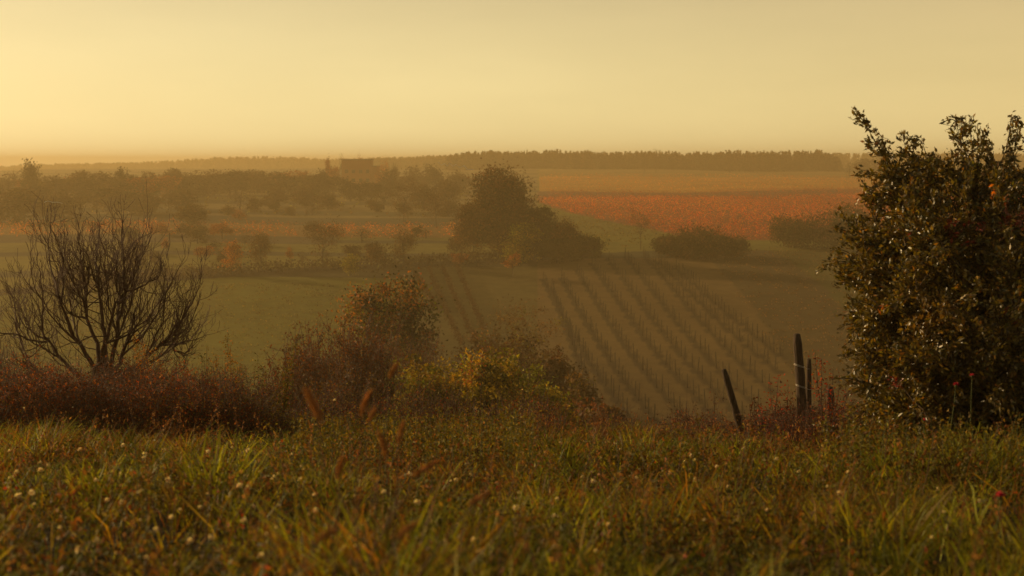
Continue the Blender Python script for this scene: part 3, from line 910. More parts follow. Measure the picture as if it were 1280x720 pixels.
for i, (px, py) in enumerate(spots):
    # stands where the sight line comes about 25 cm above the ground
    ys = np.linspace(2.6, 20, 600); a_, b_ = ray(px, py)
    gap = b_ * ys - hz(a_ * ys, ys)
    j = int(np.argmin(np.abs(gap - 0.24))); dd = ys[j]
    if dd > 16: dd = 15.5
    p = at(px, py, dd)
    if i == 0: o = wf
    else:
        o = wf.copy(); COL.objects.link(o)
        for ch in wf.children:
            c_ = ch.copy(); COL.objects.link(c_); c_.parent = o
    o.location = p; s = random.uniform(0.5, 1.45) * (0.6 + dd / 14); o.scale = (s, s, s * 0.9 + .1)
    o.rotation_euler = (random.uniform(-.3, .3), random.uniform(-.3, .3), random.uniform(0, 6))
    o['label'] = ('small white flower head on a thin stem close to the camera' if dd < 7 else
                  'tiny white flower head on a thin stem along the distant brow of the meadow' if dd > 12 else 'small white flower head half hidden in the middle of the meadow')

# spider silk shining in the sun
def silk(px0, py0, pts, d, label):
    o = np.array(at(px0, py0, d)); tb = Tubes()
    P = np.array([np.array(at(a, b, d)) - o for a, b in pts])
    for k in range(3):
        tb.add(P + RNG.normal(size=P.shape) * 0.004, 0.0016, 4)
    s = tag(link('silk_thread', tb.mesh('silk_thread'), M['silk']), label, 'spider silk')
    s.location = o


silk(55, 252, [(55, 253), (60, 251), (66, 253), (72, 252.5), (78, 254)], 20.4, 'short bright thread of spider silk caught on the top twigs of the bare shrub')
silk(545, 205, [(548, 203), (552, 207), (555, 204), (559, 208), (562, 204), (566, 208), (570, 205), (575, 210), (580, 207), (584, 212), (592, 212)], 22,
     'wavy bright thread of spider silk drifting in front of the far forest')


# ------------------------------------------------------------------ trees
def crown_points(blobs, n, nclump, rng, cl=0.2, shell=2.2, squash=0.75):
    vol = np.array([b[3] * b[4] * b[5] for b in blobs]); vol = vol ** 0.8 / (vol ** 0.8).sum()
    bi = rng.choice(len(blobs), size=nclump, p=vol)
    Bc = np.array(blobs)[bi]
    dv = norm(rng.normal(size=(nclump, 3)))
    rr = rng.random(nclump) ** (1 / shell)
    CC = Bc[:, :3] + dv * Bc[:, 3:] * rr[:, None]
    CR = cl * (Bc[:, 3:].min(1)) * (0.5 + rng.random(nclump))
    ci = rng.integers(0, nclump, n)
    P = CC[ci] + rng.normal(size=(n, 3)) * CR[ci][:, None] * np.array([1, 1, squash])
    return P, CC, ci


def tree_meshes(H, blobs, n, nclump, leaf, cols, wt, seed, trunk_r=0.3, trunk_top=0.5, cl=0.2, limbs=14, sidecol=None, multi=1, shell=2.2, twigs=0):
    rng = np.random.default_rng(seed)
    P, CC, ci = crown_points(blobs, n, nclump, rng, cl, shell)
    zmin = 0.02 * H
    P[:, 2] = np.maximum(P[:, 2], zmin + rng.random(n) * 0.05 * H)
    cj = palette(cols, wt, nclump, rng, 0.22)
    col = cj[ci] * (1 + 0.25 * rng.normal(size=(n, 1)))
    if sidecol is not None:
        q, c = sidecol
        mk = rng.random(n) < q(P)
        col[mk] = palette(c, [1] * len(c), int(mk.sum()), rng)
    col = np.clip(col, 0.005, 0.8)
    pc = Cards()
    pc.add(P, leaf * (0.6 + 0.8 * rng.random(n)), leaf * 0.6 * (0.6 + 0.8 * rng.random(n)), col, rng)
    tb = Tubes()
    for k in range(multi):
        a = rng.random() * 6.28; of = 0.0 if multi == 1 else 0.12 * H
        e = np.array([math.cos(a) * of, math.sin(a) * of, H * trunk_top])
        T = curve_pts((0, 0, -0.3), e, 6, wob=0.012 * H, rng=rng)
        tb.add(T, np.linspace(trunk_r, trunk_r * 0.55, 6), 7)
        for i in range(limbs):
            j = rng.integers(3, 6); c = CC[rng.integers(0, nclump)]
            tb.add(curve_pts(T[j], c, 5, bend=(0, 0, -0.03 * H), wob=0.008 * H, rng=rng), np.linspace(trunk_r * 0.4, trunk_r * 0.06, 5), 4)
        for i in range(twigs):
            c = CC[rng.integers(0, nclump)]; b = T[rng.integers(3, 6)] * .4 + c * .6
            tb.add(curve_pts(b, c + norm(c - T[3]) * 0.08 * H * rng.random(), 4, wob=0.01 * H, rng=rng), np.linspace(trunk_r * 0.12, trunk_r * 0.04, 4), 3)
    return pc.mesh('crown'), tb.mesh('trunk')


def put_tree(name, loc, cm, tm, label, cat='tree', group=None, rz=0.0, sc=(1, 1, 1), mat='leaf_far'):
    root = empty(name, loc, label, cat, group, rz)
    root.scale = sc
    link('trunk', tm, M['bark_far'], root); link('crown', cm, M[mat], root)
    return root


def tree_px(name, px, d, top, wpx, label, cols, wt, n=5000, nclump=130, leaf=0.4, seed=1, lobes=6, bottom=0.15, cl=0.22, cat='tree', group=None,
            sidecol=None, mat='leaf_far', multi=1, trunk=0.25, shell=2.2, twigs=0, limbs=14, base_row=None, irregular=0.35, flatten=1.0):
    """tree at depth d (or standing on the ground seen at base_row), reaching the row `top`, wpx wide in photograph pixels"""
    rng = np.random.default_rng(seed + 1000)
    if base_row is not None:
        g = ground(px, base_row); d = g.y
        x_ = g.x; z_ = g.z
    else:
        x_ = ray(px, top)[0] * d; z_ = hz1(x_, d)
    H = at(px, top, d).z - z_
    W = wpx * d / FX * 0.5
    blobs = [(0, 0, H * (bottom + (1 - bottom) * .5), W * .62, W * .62, H * (1 - bottom) * .46)]
    for k in range(lobes):
        a = k * 2 * PI / lobes + rng.normal() * .4; zz = H * (bottom + (1 - bottom) * (0.2 + 0.62 * rng.random()))
        f = math.sqrt(max(0.1, 1 - ((zz / H - bottom) / (1 - bottom) - 0.42) ** 2 * 2.6))
        R = W * (0.36 + irregular * 0.4 * rng.random())
        blobs.append((math.cos(a) * (W - R) * f, math.sin(a) * (W - R) * f, zz, R, R, min(R * .95, H * .3) * flatten))
    cm, tm = tree_meshes(H, blobs, n, nclump, leaf, cols, wt, seed, trunk, 0.55, cl, limbs, sidecol, multi, shell, twigs)
    return put_tree(name, (x_, d, z_), cm, tm, label, cat, group, 0, (1, 1, 1), mat)


DKG = [(0.045, 0.045, 0.014), (0.035, 0.035, 0.012), (0.06, 0.05, 0.018)]
BRN = [(0.10, 0.062, 0.024), (0.07, 0.046, 0.02), (0.13, 0.08, 0.03)]
YG = [(0.21, 0.21, 0.022), (0.14, 0.155, 0.02), (0.3, 0.23, 0.022), (0.07, 0.075, 0.014)]
ORG = [(0.40, 0.15, 0.02), (0.30, 0.14, 0.022), (0.18, 0.09, 0.02)]
RUS = [(0.13, 0.05, 0.022), (0.09, 0.04, 0.02), (0.17, 0.07, 0.025)]

# --- big hazy tree and the thicket running down from it
tree_px('broadleaf_tree', 628, 330, 200, 84, 'tall dark round topped tree standing on the bank in the middle of the valley', DKG + BRN, [1, 1, 3, 2, 1, 3], n=30000, nclump=620, leaf=0.5,
        seed=61, lobes=15, bottom=0.0, cl=0.27, trunk=0.5, base_row=325, shell=1.9, irregular=.5)
for i, (px, br, top, w_, cl_, lab) in enumerate([
        (674, 324, 256, 52, DKG, 'dark bush leaning on the right side of the tall round tree'),
        (700, 322, 276, 60, BRN, 'brown bush in the middle of the thicket right of the tall tree'),
        (730, 321, 294, 52, DKG, 'low dark bush at the lower right end of the thicket'),
        (592, 324, 250, 54, BRN, 'narrow brown bush left of the tall round tree'),
        (654, 330, 280, 56, YG, 'olive green bush in front of the tall round tree'),
        (696, 329, 298, 90, DKG, 'low dark bush along the front of the thicket')]):
    tree_px('bush', px, 300, top, w_, lab, cl_, [3, 2, 1] if len(cl_) == 3 else [2, 2, 1, 2], n=8000, nclump=220, leaf=0.42, seed=70 + i, lobes=7, bottom=0.0, cl=.32, trunk=0.15, base_row=br, cat='bush', irregular=.5)
tree_px('small_tree', 641, 300, 317, 28, 'small orange leaved tree in front of the thicket', ORG, [3, 2, 1], n=900, nclump=30, leaf=0.35, seed=81, bottom=0.35, trunk=0.1, base_row=348)
tree_px('small_tree', 801, 300, 256, 40, 'thin bare looking tree before the red vineyard', BRN, [1, 1, 1], n=500, nclump=60, leaf=0.26, seed=82, bottom=0.2, trunk=0.09, base_row=312, twigs=60, cl=.35)

# --- hedges below the red vineyard
for i, (px, br, top, w_, lab) in enumerate([
        (838, 322, 294, 50, 'dark hedge bush below the vineyard, left end of its clump'),
        (872, 323, 283, 70, 'dark hedge bush below the vineyard, middle of its clump'),
        (912, 321, 295, 50, 'dark hedge bush below the vineyard, right end of its clump'),
        (992, 310, 272, 66, 'dark bush left of the gap beside the big leafy bush'),
        (1028, 311, 260, 90, 'broad dark bush behind the edge of the big leafy bush'),
        (1072, 313, 258, 90, 'dark bush half hidden behind the big leafy bush')]):
    tree_px('bush', px, 300, top, w_, lab, DKG + BRN, [3, 3, 2, 1, 1, 1], n=7000, nclump=240, leaf=0.4, seed=90 + i, lobes=7, bottom=0.0, cl=.34, trunk=0.12, base_row=br, cat='bush', irregular=.45)

# --- trees on the left hand terraces
for i, (px, br, top, w_, cl_, tw, lab) in enumerate([
        (404, 336, 268, 54, BRN, 80, 'brown half bare tree beside the dark bank'),
        (326, 339, 288, 34, BRN, 60, 'thin brown tree on the bank, left of the half bare one'),
        (505, 334, 272, 34, BRN, 70, 'slender brown tree on the terrace left of the tall round tree'),
        (468, 334, 296, 30, BRN, 50, 'small twiggy tree left of the slender one'),
        (506, 282, 218, 40, BRN, 60, 'upright dark tree at the edge of the red vine strip'),
        (546, 286, 236, 44, BRN, 60, 'loose brown tree just left of the tall round tree'),
        (290, 345, 300, 30, ORG, 30, 'small orange brown tree above the green field'),
        (438, 345, 316, 26, YG, 20, 'low pale bush at the end of the dark bank')]):
    tree_px('small_tree', px, 300, top, w_, lab, cl_, [3, 2, 1, 1][:len(cl_)], n=1700, nclump=110, leaf=0.3, seed=110 + i, bottom=0.1, trunk=0.14, base_row=br, twigs=tw * 2, cl=.42, irregular=.7, lobes=9)

# --- mid valley shrubs, hidden at the foot by the brow
side = (lambda P: np.clip(-0.35 - P[:, 0] * 0.26, 0, .8) * (P[:, 2] > 3) + .22 * (P[:, 2] > 13.5), ORG[:2] + [(0.26, 0.16, 0.03)])  # autumn orange that also paints the sunlit left and top edge into the leaves
tree_px('broadleaf_tree', 484, 112, 322, 160, 'dense round tree in the valley, autumn orange and its sunlit edge coloured into the left leaves', DKG + YG[1:2] + ORG[2:], [3, 3, 1, 2, 1.5], n=22000, nclump=420, leaf=0.26,
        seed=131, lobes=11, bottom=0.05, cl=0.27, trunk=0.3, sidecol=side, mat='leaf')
for i, (px, d, top, w_, cl_, n, lab) in enumerate([
        (560, 62, 444, 120, YG, 9000, 'olive shrub at the left end of the yellow green shrubs on the brow'),
        (612, 58, 430, 124, YG, 10000, 'tallest yellow green shrub standing behind the brow'),
        (676, 60, 450, 112, YG[:3], 9000, 'bright yellow green shrub at the right end of its clump'),
        (518, 60, 444, 104, YG[1:], 6500, 'dim olive shrub between the red thicket and the yellow green shrubs'),
        (650, 64, 478, 110, YG, 6500, 'low olive shrub under the brighter ones'),
        (704, 62, 505, 60, YG + RUS[:1], 3000, 'small shrub sinking behind the brow right of the yellow green ones'),
        (655, 120, 398, 96, BRN + YG[1:2], 5000, 'hazy brown green shrub behind the yellow green clump'),
        (650, 165, 366, 120, BRN + YG[1:2], 4500, 'loose olive shrub below the small orange tree'),
        (700, 105, 430, 60, BRN, 3000, 'hazy brown shrub at the left edge of the staked vineyard'),
        (735, 90, 500, 70, RUS, 1800, 'faint rust shrub low behind the brow before the staked vineyard'),
        (618, 135, 396, 84, BRN + YG[1:2], 3600, 'hazy brown shrub in the dip below the vine rows'),
        (694, 118, 412, 84, BRN + RUS[:1], 3800, 'wide hazy brown shrub beside the first row of stakes'),
        (722, 100, 462, 70, BRN + YG[1:2], 3200, 'brown shrub low beside the staked vineyard'),
        (748, 84, 498, 74, BRN + RUS[:1], 3000, 'lowest brown shrub at the bottom corner of the staked vineyard'),
        (588, 112, 418, 64, BRN + RUS[:1], 2800, 'dim brown shrub right of the orange sided tree'),
        (590, 92, 440, 60, BRN + YG[1:2] + ORG[1:2], 2600, 'mixed olive and orange shrub below the vine rows')]):
    tree_px('shrub', px, d, top, w_, lab, cl_, [3, 2, 2, 1, 1, 1, 1][:len(cl_)], n=n, nclump=150, leaf=0.16 if d < 80 else 0.26, seed=150 + i, lobes=8, bottom=0.0, cl=.24, trunk=0.12, cat='shrub', mat='leaf', multi=2, irregular=.6)


def thicket_shrub(px, d, top, w_, label, seed, cols, wt, leaves=9):
    """many thin upright stems with sparse leaves"""
    rng = np.random.default_rng(seed)
    x_ = ray(px, top)[0] * d; z_ = hz1(x_, d); H = at(px, top, d).z - z_; W = w_ * d / FX / 2
    root = empty('thicket_shrub', (x_, d, z_), label, 'shrub', 'rusty thicket shrubs behind the brow')
    tb = Tubes(); pc = Cards()
    for i in range(90):
        a = rng.random() * 6.28; r = math.sqrt(rng.random())
        b = np.array([math.cos(a) * r * W * .5, math.sin(a) * r * W * .5, 0])
        e = np.array([math.cos(a) * r * W * 1.15, math.sin(a) * r * W * 1.15, H * (0.62 + 0.4 * rng.random()) * (1 - .25 * r)])
        P = curve_pts(b, e, 7, wob=0.03, rng=rng); tb.add(P, np.linspace(0.03, 0.008, 7), 3)
        for q in range(9):
            j = rng.integers(2, 7); s = P[j]; v = norm(norm(e - b) + rng.normal(size=3) * .4) * H * rng.uniform(.08, .2)
            tb.add(np.stack([s, s + v * .5 + [0, 0, -.01], s + v]), [0.013, 0.01, 0.005], 3)
            n = leaves
            pc.add(s + v * rng.random((n, 1)) + rng.normal(size=(n, 3)) * .07, 0.1, 0.06, palette(cols, wt, n, rng), rng)
    link('stems', tb.mesh('stems'), M['bark_red'], root)
    link('leaves', pc.mesh('leaves'), M['leaf'], root)


for i, (px, d, top, w_, lab, cols) in enumerate([
        (370, 50, 420, 84, 'rusty twiggy shrub at the left end of the thicket', RUS),
        (410, 54, 402, 84, 'rusty twiggy shrub second from the left in the thicket', RUS + ORG[1:2]),
        (452, 52, 396, 90, 'tallest reddish twiggy shrub in the middle of the thicket', RUS),
        (496, 72, 404, 90, 'reddish brown twiggy shrub below the round orange sided tree', RUS),
        (538, 80, 420, 66, 'dull brown twiggy shrub at the right end of the thicket', BRN + RUS[:1]),
        (430, 46, 458, 80, 'low dark twiggy shrub in front of the thicket', BRN + RUS[:1]),
        (745, 70, 520, 60, 'low reddish twiggy shrub just above the brow', RUS)]):
    thicket_shrub(px, d, top, w_, lab, 180 + i, cols, [3, 2, 1, 1][:len(cols)])


# ------------------------------------------------------------------ vineyard stakes
def stake_mesh(seed):
    rng = np.random.default_rng(seed)
    tb = Tubes()
    tb.add(curve_pts((0, 0, -0.2), (rng.normal() * .06, rng.normal() * .06, 2.15), 4, wob=0.01, rng=rng), [0.08, 0.078, 0.076, 0.07], 5, cap=True)
    return tb.mesh('vineyard_stake')


def vine_mesh(seed):
    rng = np.random.default_rng(seed); tb = Tubes()
    tb.add(curve_pts((.45, .1, -.1), (.3, .1, .75), 5, wob=.03, rng=rng), [0.045, .04, .035, .03, .02], 4)
    for k in range(6):
        s = rng.normal(); tb.add(curve_pts((.3, .1, .7), (.3 + s * .4, .1 + rng.normal() * .3, 1.0 + .5 * rng.random()), 4, wob=.04, rng=rng), [0.016, .014, .012, .008], 3)
    return tb.mesh('vine')


sm = [stake_mesh(i) for i in range(4)]; vm = [vine_mesh(20 + i) for i in range(4)]
for me in sm + vm: me.materials.append(M['stake'])
NAMES = ['first', 'second', 'third', 'fourth', 'fifth', 'sixth', 'seventh', 'eighth', 'ninth', 'tenth']
order = sorted(range(len(ROWL)), key=lambda i: ROWL[i][0][0] if i != 9 else 0)
cnt = 0
for oi, ri in enumerate(order):
    a, b = ROWL[ri]; A = ground(*a); Bp = ground(*b)
    n = 30 if ri != 9 else 22
    n = min(n, 299 - cnt)
    for k in range(n):
        t = (k + random.uniform(-.2, .2)) / (n - 1)
        x_ = A.x + (Bp.x - A.x) * t + random.uniform(-.12, .12); y_ = A.y + (Bp.y - A.y) * t + random.uniform(-.3, .3)
        s = bpy.data.objects.new('vineyard_stake', sm[k % 4]); COL.objects.link(s)
        s.location = (x_, y_, hz1(x_, y_)); s.rotation_euler = (random.uniform(-.05, .05), random.uniform(-.06, .06), random.uniform(0, 6))
        s.scale = (1, 1, random.uniform(.8, 1.1))
        tag(s, 'thin dark stake in the %s row of the sloping vineyard from the left' % NAMES[oi], 'stake', 'stakes of the sloping vineyard')
        v = bpy.data.objects.new('grape_vine', vm[(k + 1) % 4]); COL.objects.link(v)
        v.location = (x_, y_, hz1(x_, y_)); v.rotation_euler = (0, 0, random.uniform(-.5, .5)); v.scale = (1, 1, random.uniform(.8, 1.2))
        tag(v, 'bare grape vine tied by its stake in the %s row from the left' % NAMES[oi], 'vine', 'bare vines of the sloping vineyard')
        cnt += 1


def vine_row(a, b, label, seed, cols=((0.05, 0.032, 0.016), (0.07, 0.04, 0.018))):
    rng = np.random.default_rng(seed)
    A = np.array(ground(*a)); B = np.array(ground(*b)); pc = Cards(); n = 1500
    t = rng.random(n); P = A + (B - A) * t[:, None]
    P[:, 2] = hz(P[:, 0], P[:, 1]) + 0.2 + 1.1 * rng.random(n)
    P[:, :2] += rng.normal(size=(n, 2)) * .25
    P -= A
    pc.add(P, 0.3, 0.2, palette(cols, [1] * len(cols), n, rng), rng)
    o = tag(link('vine_row', pc.mesh('vine_row'), M['leaf_far']), label, 'vine row', 'dark vine rows left of the olive shrubs'); o.location = A


vine_row((536, 340), (578, 438), 'leftmost dark vine row below the bank', 201)
vine_row((553, 338), (596, 436), 'second dark vine row below the bank from the left', 202)
vine_row((571, 336), (607, 420), 'rightmost long dark vine row below the bank', 203)
vine_row((519, 345), (545, 390), 'short dark vine row by the round orange sided tree', 204)


# ------------------------------------------------------------------ autumn vines of the far vineyards
def vines(name, label, inside, d0, d1, rowstep, along, leaf, hgt, cols, wt, seed, x0, x1, ncard, rowdir='x'):
    rng = np.random.default_rng(seed); PP = []
    dd = d0
    while dd < d1:
        L = (x1 - x0); n = int(L / along)
        xs = x0 + rng.random(n) * L
        ys = dd + 0.03 * xs + rng.normal(size=n) * 0.3
        U = xs / ys * FX + 640 + 6 * np.sin(ys * .21) + rng.normal(size=n) * 3
        k = inside(U, ys)
        xs, ys = xs[k], ys[k]
        if len(xs):
            xx = np.repeat(xs, ncard); yy = np.repeat(ys, ncard)
            m = len(xx); xx = xx + rng.normal(size=m) * .35; yy = yy + rng.normal(size=m) * .25
            hv = np.repeat(hgt * (.6 + .6 * rng.random(len(xs))), ncard)
            PP.append(np.stack([xx, yy, hz(xx, yy) + .15 + hv * rng.random(m)], -1))
        dd += rowstep
    P = np.concatenate(PP); n = len(P); pc = Cards()
    print(name, n)
    pn = np.sin(P[:, 0] * .23 + 3 * np.sin(P[:, 1] * .05)) * .5 + rng.normal(size=n) * .5
    col = palette(cols, wt, n, rng, .3)
    col = np.clip(col * np.clip(1 + .28 * pn + .2 * np.sin(P[:, 0] * .051 + P[:, 1] * .023), .35, 1.7)[:, None], .004, .9)
    pc.add(P, leaf * (.6 + .8 * rng.random(n)), leaf * .7, col, rng)
    return tag(link(name, pc.mesh(name), M['leaf']), label, 'vines', kind='stuff')


DKG0 = [(0.04, 0.035, 0.014), (0.05, 0.04, 0.016)]
BRN0 = [(0.06, 0.04, 0.02), (0.045, 0.03, 0.016)]
REDV = [(0.60, 0.10, 0.015), (0.46, 0.06, 0.015), (0.7, 0.24, 0.025), (0.12, 0.07, 0.02)]
vines('vineyard_vines', 'red and orange autumn vines covering the near half of the far hill', lambda U, y: (U > EDGE(y)) & (U < 1330), 344, 560, 2.6, 1.0, .34, 1.3, REDV, [3, 3, 2.4, 1.2], 301, 5, 240, 5)
vines('vineyard_vines', 'darker red vines in the band across the middle of the far hill', lambda U, y: (U > 684) & (U < 1330), 556, 645, 4.0, 1.6, .4, 1.2, [(0.34, 0.08, 0.02), (0.26, 0.07, 0.02)], [1, 1], 302, 15, 280, 3)
vines('vineyard_vines', 'yellow orange vines on the upper part of the far hill', lambda U, y: (U > 676) & (U < 1330), 650, 900, 7.0, 2.2, .5, 1.0, [(0.55, 0.25, 0.035), (0.45, 0.18, 0.03)], [1, 1], 303, 15, 380, 2)
vines('vineyard_vines', 'strip of orange red vines across the left hand terraces', lambda U, y: (U < 600) & (U > -80) & (np.sin(U * .045) + .6 * np.sin(U * .11 + 1) > -.95), 349, 388, 3.5, 1.2, .38, 1.3, [(0.5, 0.13, 0.025), (0.55, 0.2, 0.03), (0.2, 0.1, 0.03)], [3, 3, 3], 304, -190, -2, 4)
BK = lambda U: 272 + (U - 270) * 0.065
vines('bank_scrub', 'dark low scrub on the bank above the green field, doubling as its shadow line', lambda U, y: (np.abs(y - BK(U) - 4) < 3.4) & (U > 60) & (U < 660), 255, 310, 1.0, .6, .45, 1.7, DKG0 + BRN0, [1] * 4, 311, -100, 4, 6)  # scrub coloured dark so it also draws the bank's shadow line
vines('bank_scrub', 'second thin dark line of scrub just below the bank', lambda U, y: (np.abs(y - BK(U) + 4) < 1.2) & (U > 455) & (U < 655), 265, 300, 1.0, .7, .35, .8, DKG0 + BRN0, [1] * 4, 312, -40, 4, 5)
vines('meadow_tufts', 'rough tufts and low scrub on the left hand terraces', lambda U, y: (U < 690) & (U > -80), 425, 760, 14, 5.0, .7, 1.4, BRN + YG[:2], [1, 1, 1, 1, 1], 305, -340, 10, 5)
vines('meadow_tufts', 'rough dead grass tufts on the fallow field right of the stakes', lambda U, y: (U > 880) & (U < 1330) & (U + (y - 200) > 980), 160, 320, 3, 1.4, .26, .3, [(0.16, 0.09, 0.04), (0.07, 0.055, 0.02), (0.2, 0.13, 0.06)], [2, 2, 1], 306, 20, 120, 5)
vines('meadow_tufts', 'short grass tufts on the green field behind the bare shrub', lambda U, y: (U > -80) & (U < 520), 150, 268, 2.0, 1.2, .26, .22, [(0.14, 0.125, 0.016), (0.09, 0.085, 0.014), (0.2, 0.16, 0.03)], [3, 3, 1], 308, -110, -8, 4)
vines('meadow_tufts', 'tussocks on the green slope between the tall tree and the red vineyard', lambda U, y: (U > 672) & (U < 960) & (U < EDGE(y)), 322, 520, 4, 1.8, .4, .4, [(0.17, 0.15, 0.02), (0.11, 0.09, 0.018)], [1, 1], 309, 6, 70, 4)
vines('meadow_tufts', 'low scrub at the bottom of the valley', lambda U, y: (U > -80) & (U < 1330), 60, 150, 4, 1.6, .22, .9, BRN + RUS + YG[1:2], [1] * 7, 307, -60, 60, 7)

# ------------------------------------------------------------------ far trees on the left, copied from a few grown ones
def proto(seed, cols, wt, H=12.0, W=5.0, n=2400, leaf=.7, twigs=30, bottom=.15, cl=.3):
    rng = np.random.default_rng(seed)
    blobs = [(0, 0, H * .55, W * .6, W * .6, H * .38)]
    for k in range(7):
        a = k * .9 + rng.normal() * .3; R = W * (.3 + .25 * rng.random())
        blobs.append((math.cos(a) * (W - R), math.sin(a) * (W - R), H * (.14 + .64 * rng.random()), R, R, R * .9))
    return tree_meshes(H, blobs, n, 140, leaf, cols, wt, seed, .28, .6, cl, 14, None, 1, 2.2, twigs)


HB = [(0.075, 0.052, 0.024), (0.055, 0.042, 0.02), (0.09, 0.07, 0.03)]
kinds = {'brown': [proto(s, HB, [1, 1, 1]) for s in (401, 402, 403)],
         'dark': [proto(s, DKG, [1, 1, 1], n=1900) for s in (411, 412)],
         'orange': [proto(s, [(0.26, 0.10, 0.025), (0.2, 0.085, 0.03)], [1, 1], n=1300) for s in (421, 422)],
         'bare': [proto(s, HB, [1, 1, 1], n=330, twigs=140, leaf=.6) for s in (431, 432)]}
for k in kinds:
    for cm, tm in kinds[k]:
        cm.materials.append(M['leaf_far']); tm.materials.append(M['bark_far'])
DESC = {'brown': 'hazy brown tree', 'dark': 'hazy dark green tree', 'orange': 'hazy orange brown tree', 'bare': 'hazy nearly bare tree'}


def far_tree(px, base, top, w_, kind, where, group='hazy trees across the far valley side'):
    g = ground(px, base, 125, 2600)
    H = max(3.0, at(px, top, g.y).z - g.z); W = w_ * g.y / FX / 2
    i = random.randrange(len(kinds[kind])); cm, tm = kinds[kind][i]
    root = empty('hazy_tree', g, DESC[kind] + ' ' + where, 'tree', group, random.uniform(0, 6.28))
    root.scale = (W / 4.6, W / 4.6, H / 12.0)
    link('trunk', tm, None, root); link('crown', cm, None, root)


random.seed(77)
FT = [(42, 262, 200, 34, 'dark'), (12, 262, 208, 34, 'bare'), (-20, 262, 206, 36, 'brown'), (70, 262, 212, 34, 'bare'), (100, 260, 211, 36, 'brown'), (128, 258, 214, 30, 'brown'),
      (155, 258, 210, 34, 'dark'), (185, 258, 212, 36, 'brown'), (208, 256, 216, 40, 'orange'), (238, 254, 212, 36, 'brown'), (268, 252, 209, 34, 'brown'), (295, 252, 208, 36, 'dark'),
      (322, 250, 211, 34, 'brown'), (350, 248, 214, 30, 'bare'), (372, 248, 210, 32, 'orange'), (395, 246, 212, 32, 'dark'),
      (30, 278, 232, 50, 'brown'), (-10, 280, 228, 50, 'brown'), (80, 276, 234, 50, 'brown'), (140, 274, 236, 44, 'bare'), (240, 285, 252, 40, 'brown'), (180, 270, 238, 40, 'brown'),
      (300, 262, 236, 40, 'bare'), (345, 258, 232, 36, 'brown'), (384, 258, 230, 34, 'brown'),
      (418, 238, 205, 18, 'orange'), (411, 236, 193, 9, 'orange'), (427, 228, 188, 10, 'bare'), (448, 228, 190, 10, 'orange'), (458, 222, 194, 8, 'bare'),
      (438, 252, 222, 34, 'dark'), (464, 252, 224, 34, 'dark'), (488, 246, 210, 30, 'brown'), (478, 236, 198, 18, 'orange'), (493, 236, 201, 12, 'brown'), (484, 230, 195, 9, 'orange'),
      (515, 240, 205, 36, 'brown'), (545, 240, 206, 36, 'dark'), (572, 244, 210, 38, 'brown'), (560, 258, 222, 36, 'brown'), (530, 262, 228, 34, 'brown'), (480, 262, 236, 30, 'bare'),
      (410, 262, 238, 30, 'brown'), (820, 216, 181, 12, 'bare'), (806, 216, 187, 10, 'bare'), (912, 216, 186, 18, 'bare'), (942, 216, 188, 10, 'bare'),
      (1078, 222, 196, 22, 'brown'), (1062, 222, 198, 14, 'bare'), (1100, 222, 194, 26, 'brown'), (1150, 222, 194, 30, 'brown'), (225, 262, 236, 30, 'bare'), (60, 292, 262, 40, 'bare')]


def where_of(px, base):
    if px > 700: return ('standing proud of the flat forest top' if px < 960 else 'at the right end of the far forest')
    if 400 < px < 500 and base < 240: return 'beside the brick building'
    if 400 < px < 500: return 'below the brick building'
    if px >= 500: return 'between the brick building and the tall round tree'
    if base > 264: return 'low on the terraces behind the bare shrub'
    return 'in the tree line left of the brick building' if px > 200 else 'on the skyline above the bare shrub'


kk = ['brown', 'brown', 'dark', 'brown', 'bare', 'brown', 'orange']
for i in range(32):
    px = -60 + i * 15.2 + random.uniform(-5, 5)
    if 418 < px < 474: continue
    FT.append((px, random.uniform(238, 246) if px > 230 else random.uniform(250, 262), random.uniform(208, 219) + (6 if px < 60 else 0), random.uniform(34, 50), random.choice(kk)))
for i in range(7):
    px = 20 + i * 33 + random.uniform(-8, 8)
    FT.append((px, random.uniform(258, 272), random.uniform(228, 246), random.uniform(34, 54), random.choice(kk[:5])))
for i in range(46):
    px = random.uniform(150, 610); b_ = random.uniform(258, 334)
    if 276 < b_ < 290: b_ -= 16
    hgt_ = random.uniform(9, 24)
    FT.append((px, b_, b_ - hgt_, hgt_ * random.uniform(.9, 1.8), random.choice(['brown', 'bare', 'brown', 'dark', 'orange'])))
FT = [(a[0], a[1] - 8 if (a[0] < 400 and a[1] > 246 and a[2] < 222) else a[1]) + tuple(a[2:]) for a in FT]
for a in FT: far_tree(*a, where_of(a[0], a[1]))


# ------------------------------------------------------------------ brick building
def building():
    g = ground(448, 234)
    y_ = g.y; zt = at(448, 199, y_).z; H = zt - g.z
    w_ = 37 * y_ / FX
    root = empty('brick_building', (at(446, 230, y_).x, y_, g.z), 'flat roofed orange brick building among trees on the skyline', 'building')
    link('wall', box_mesh('wall', (w_, 9, H - .4), (0, 4.5, H / 2 - .2)), M['brick'], root)
    link('roof', box_mesh('roof', (w_ + .8, 9.8, .4), (0, 4.5, H - .2 + .003)), M['roof'], root)
    link('wall', box_mesh('annex', (3.2, 7, H - 3.4), (w_ / 2 + 1.6, 4.5, (H - 3.4) / 2)), M['brick'], root)['label'] = 'lower wing at the right end'
    link('roof', box_mesh('annex_roof', (3.6, 7.4, .35), (w_ / 2 + 1.82, 4.5, H - 3.4 + .18)), M['roof'], root)
    for i in range(4):
        for j in range(2):
            f = link('window', box_mesh('window', (1.5, .12, 1.6), (-w_ / 2 + 2.2 + i * 3.3, -.05, 3.2 + j * 4.2)), M['roof'], root)
            link('pane', box_mesh('pane', (1.25, .06, 1.35), (-w_ / 2 + 2.2 + i * 3.3, -.12, 3.2 + j * 4.2)), M['glass'], f)


building()


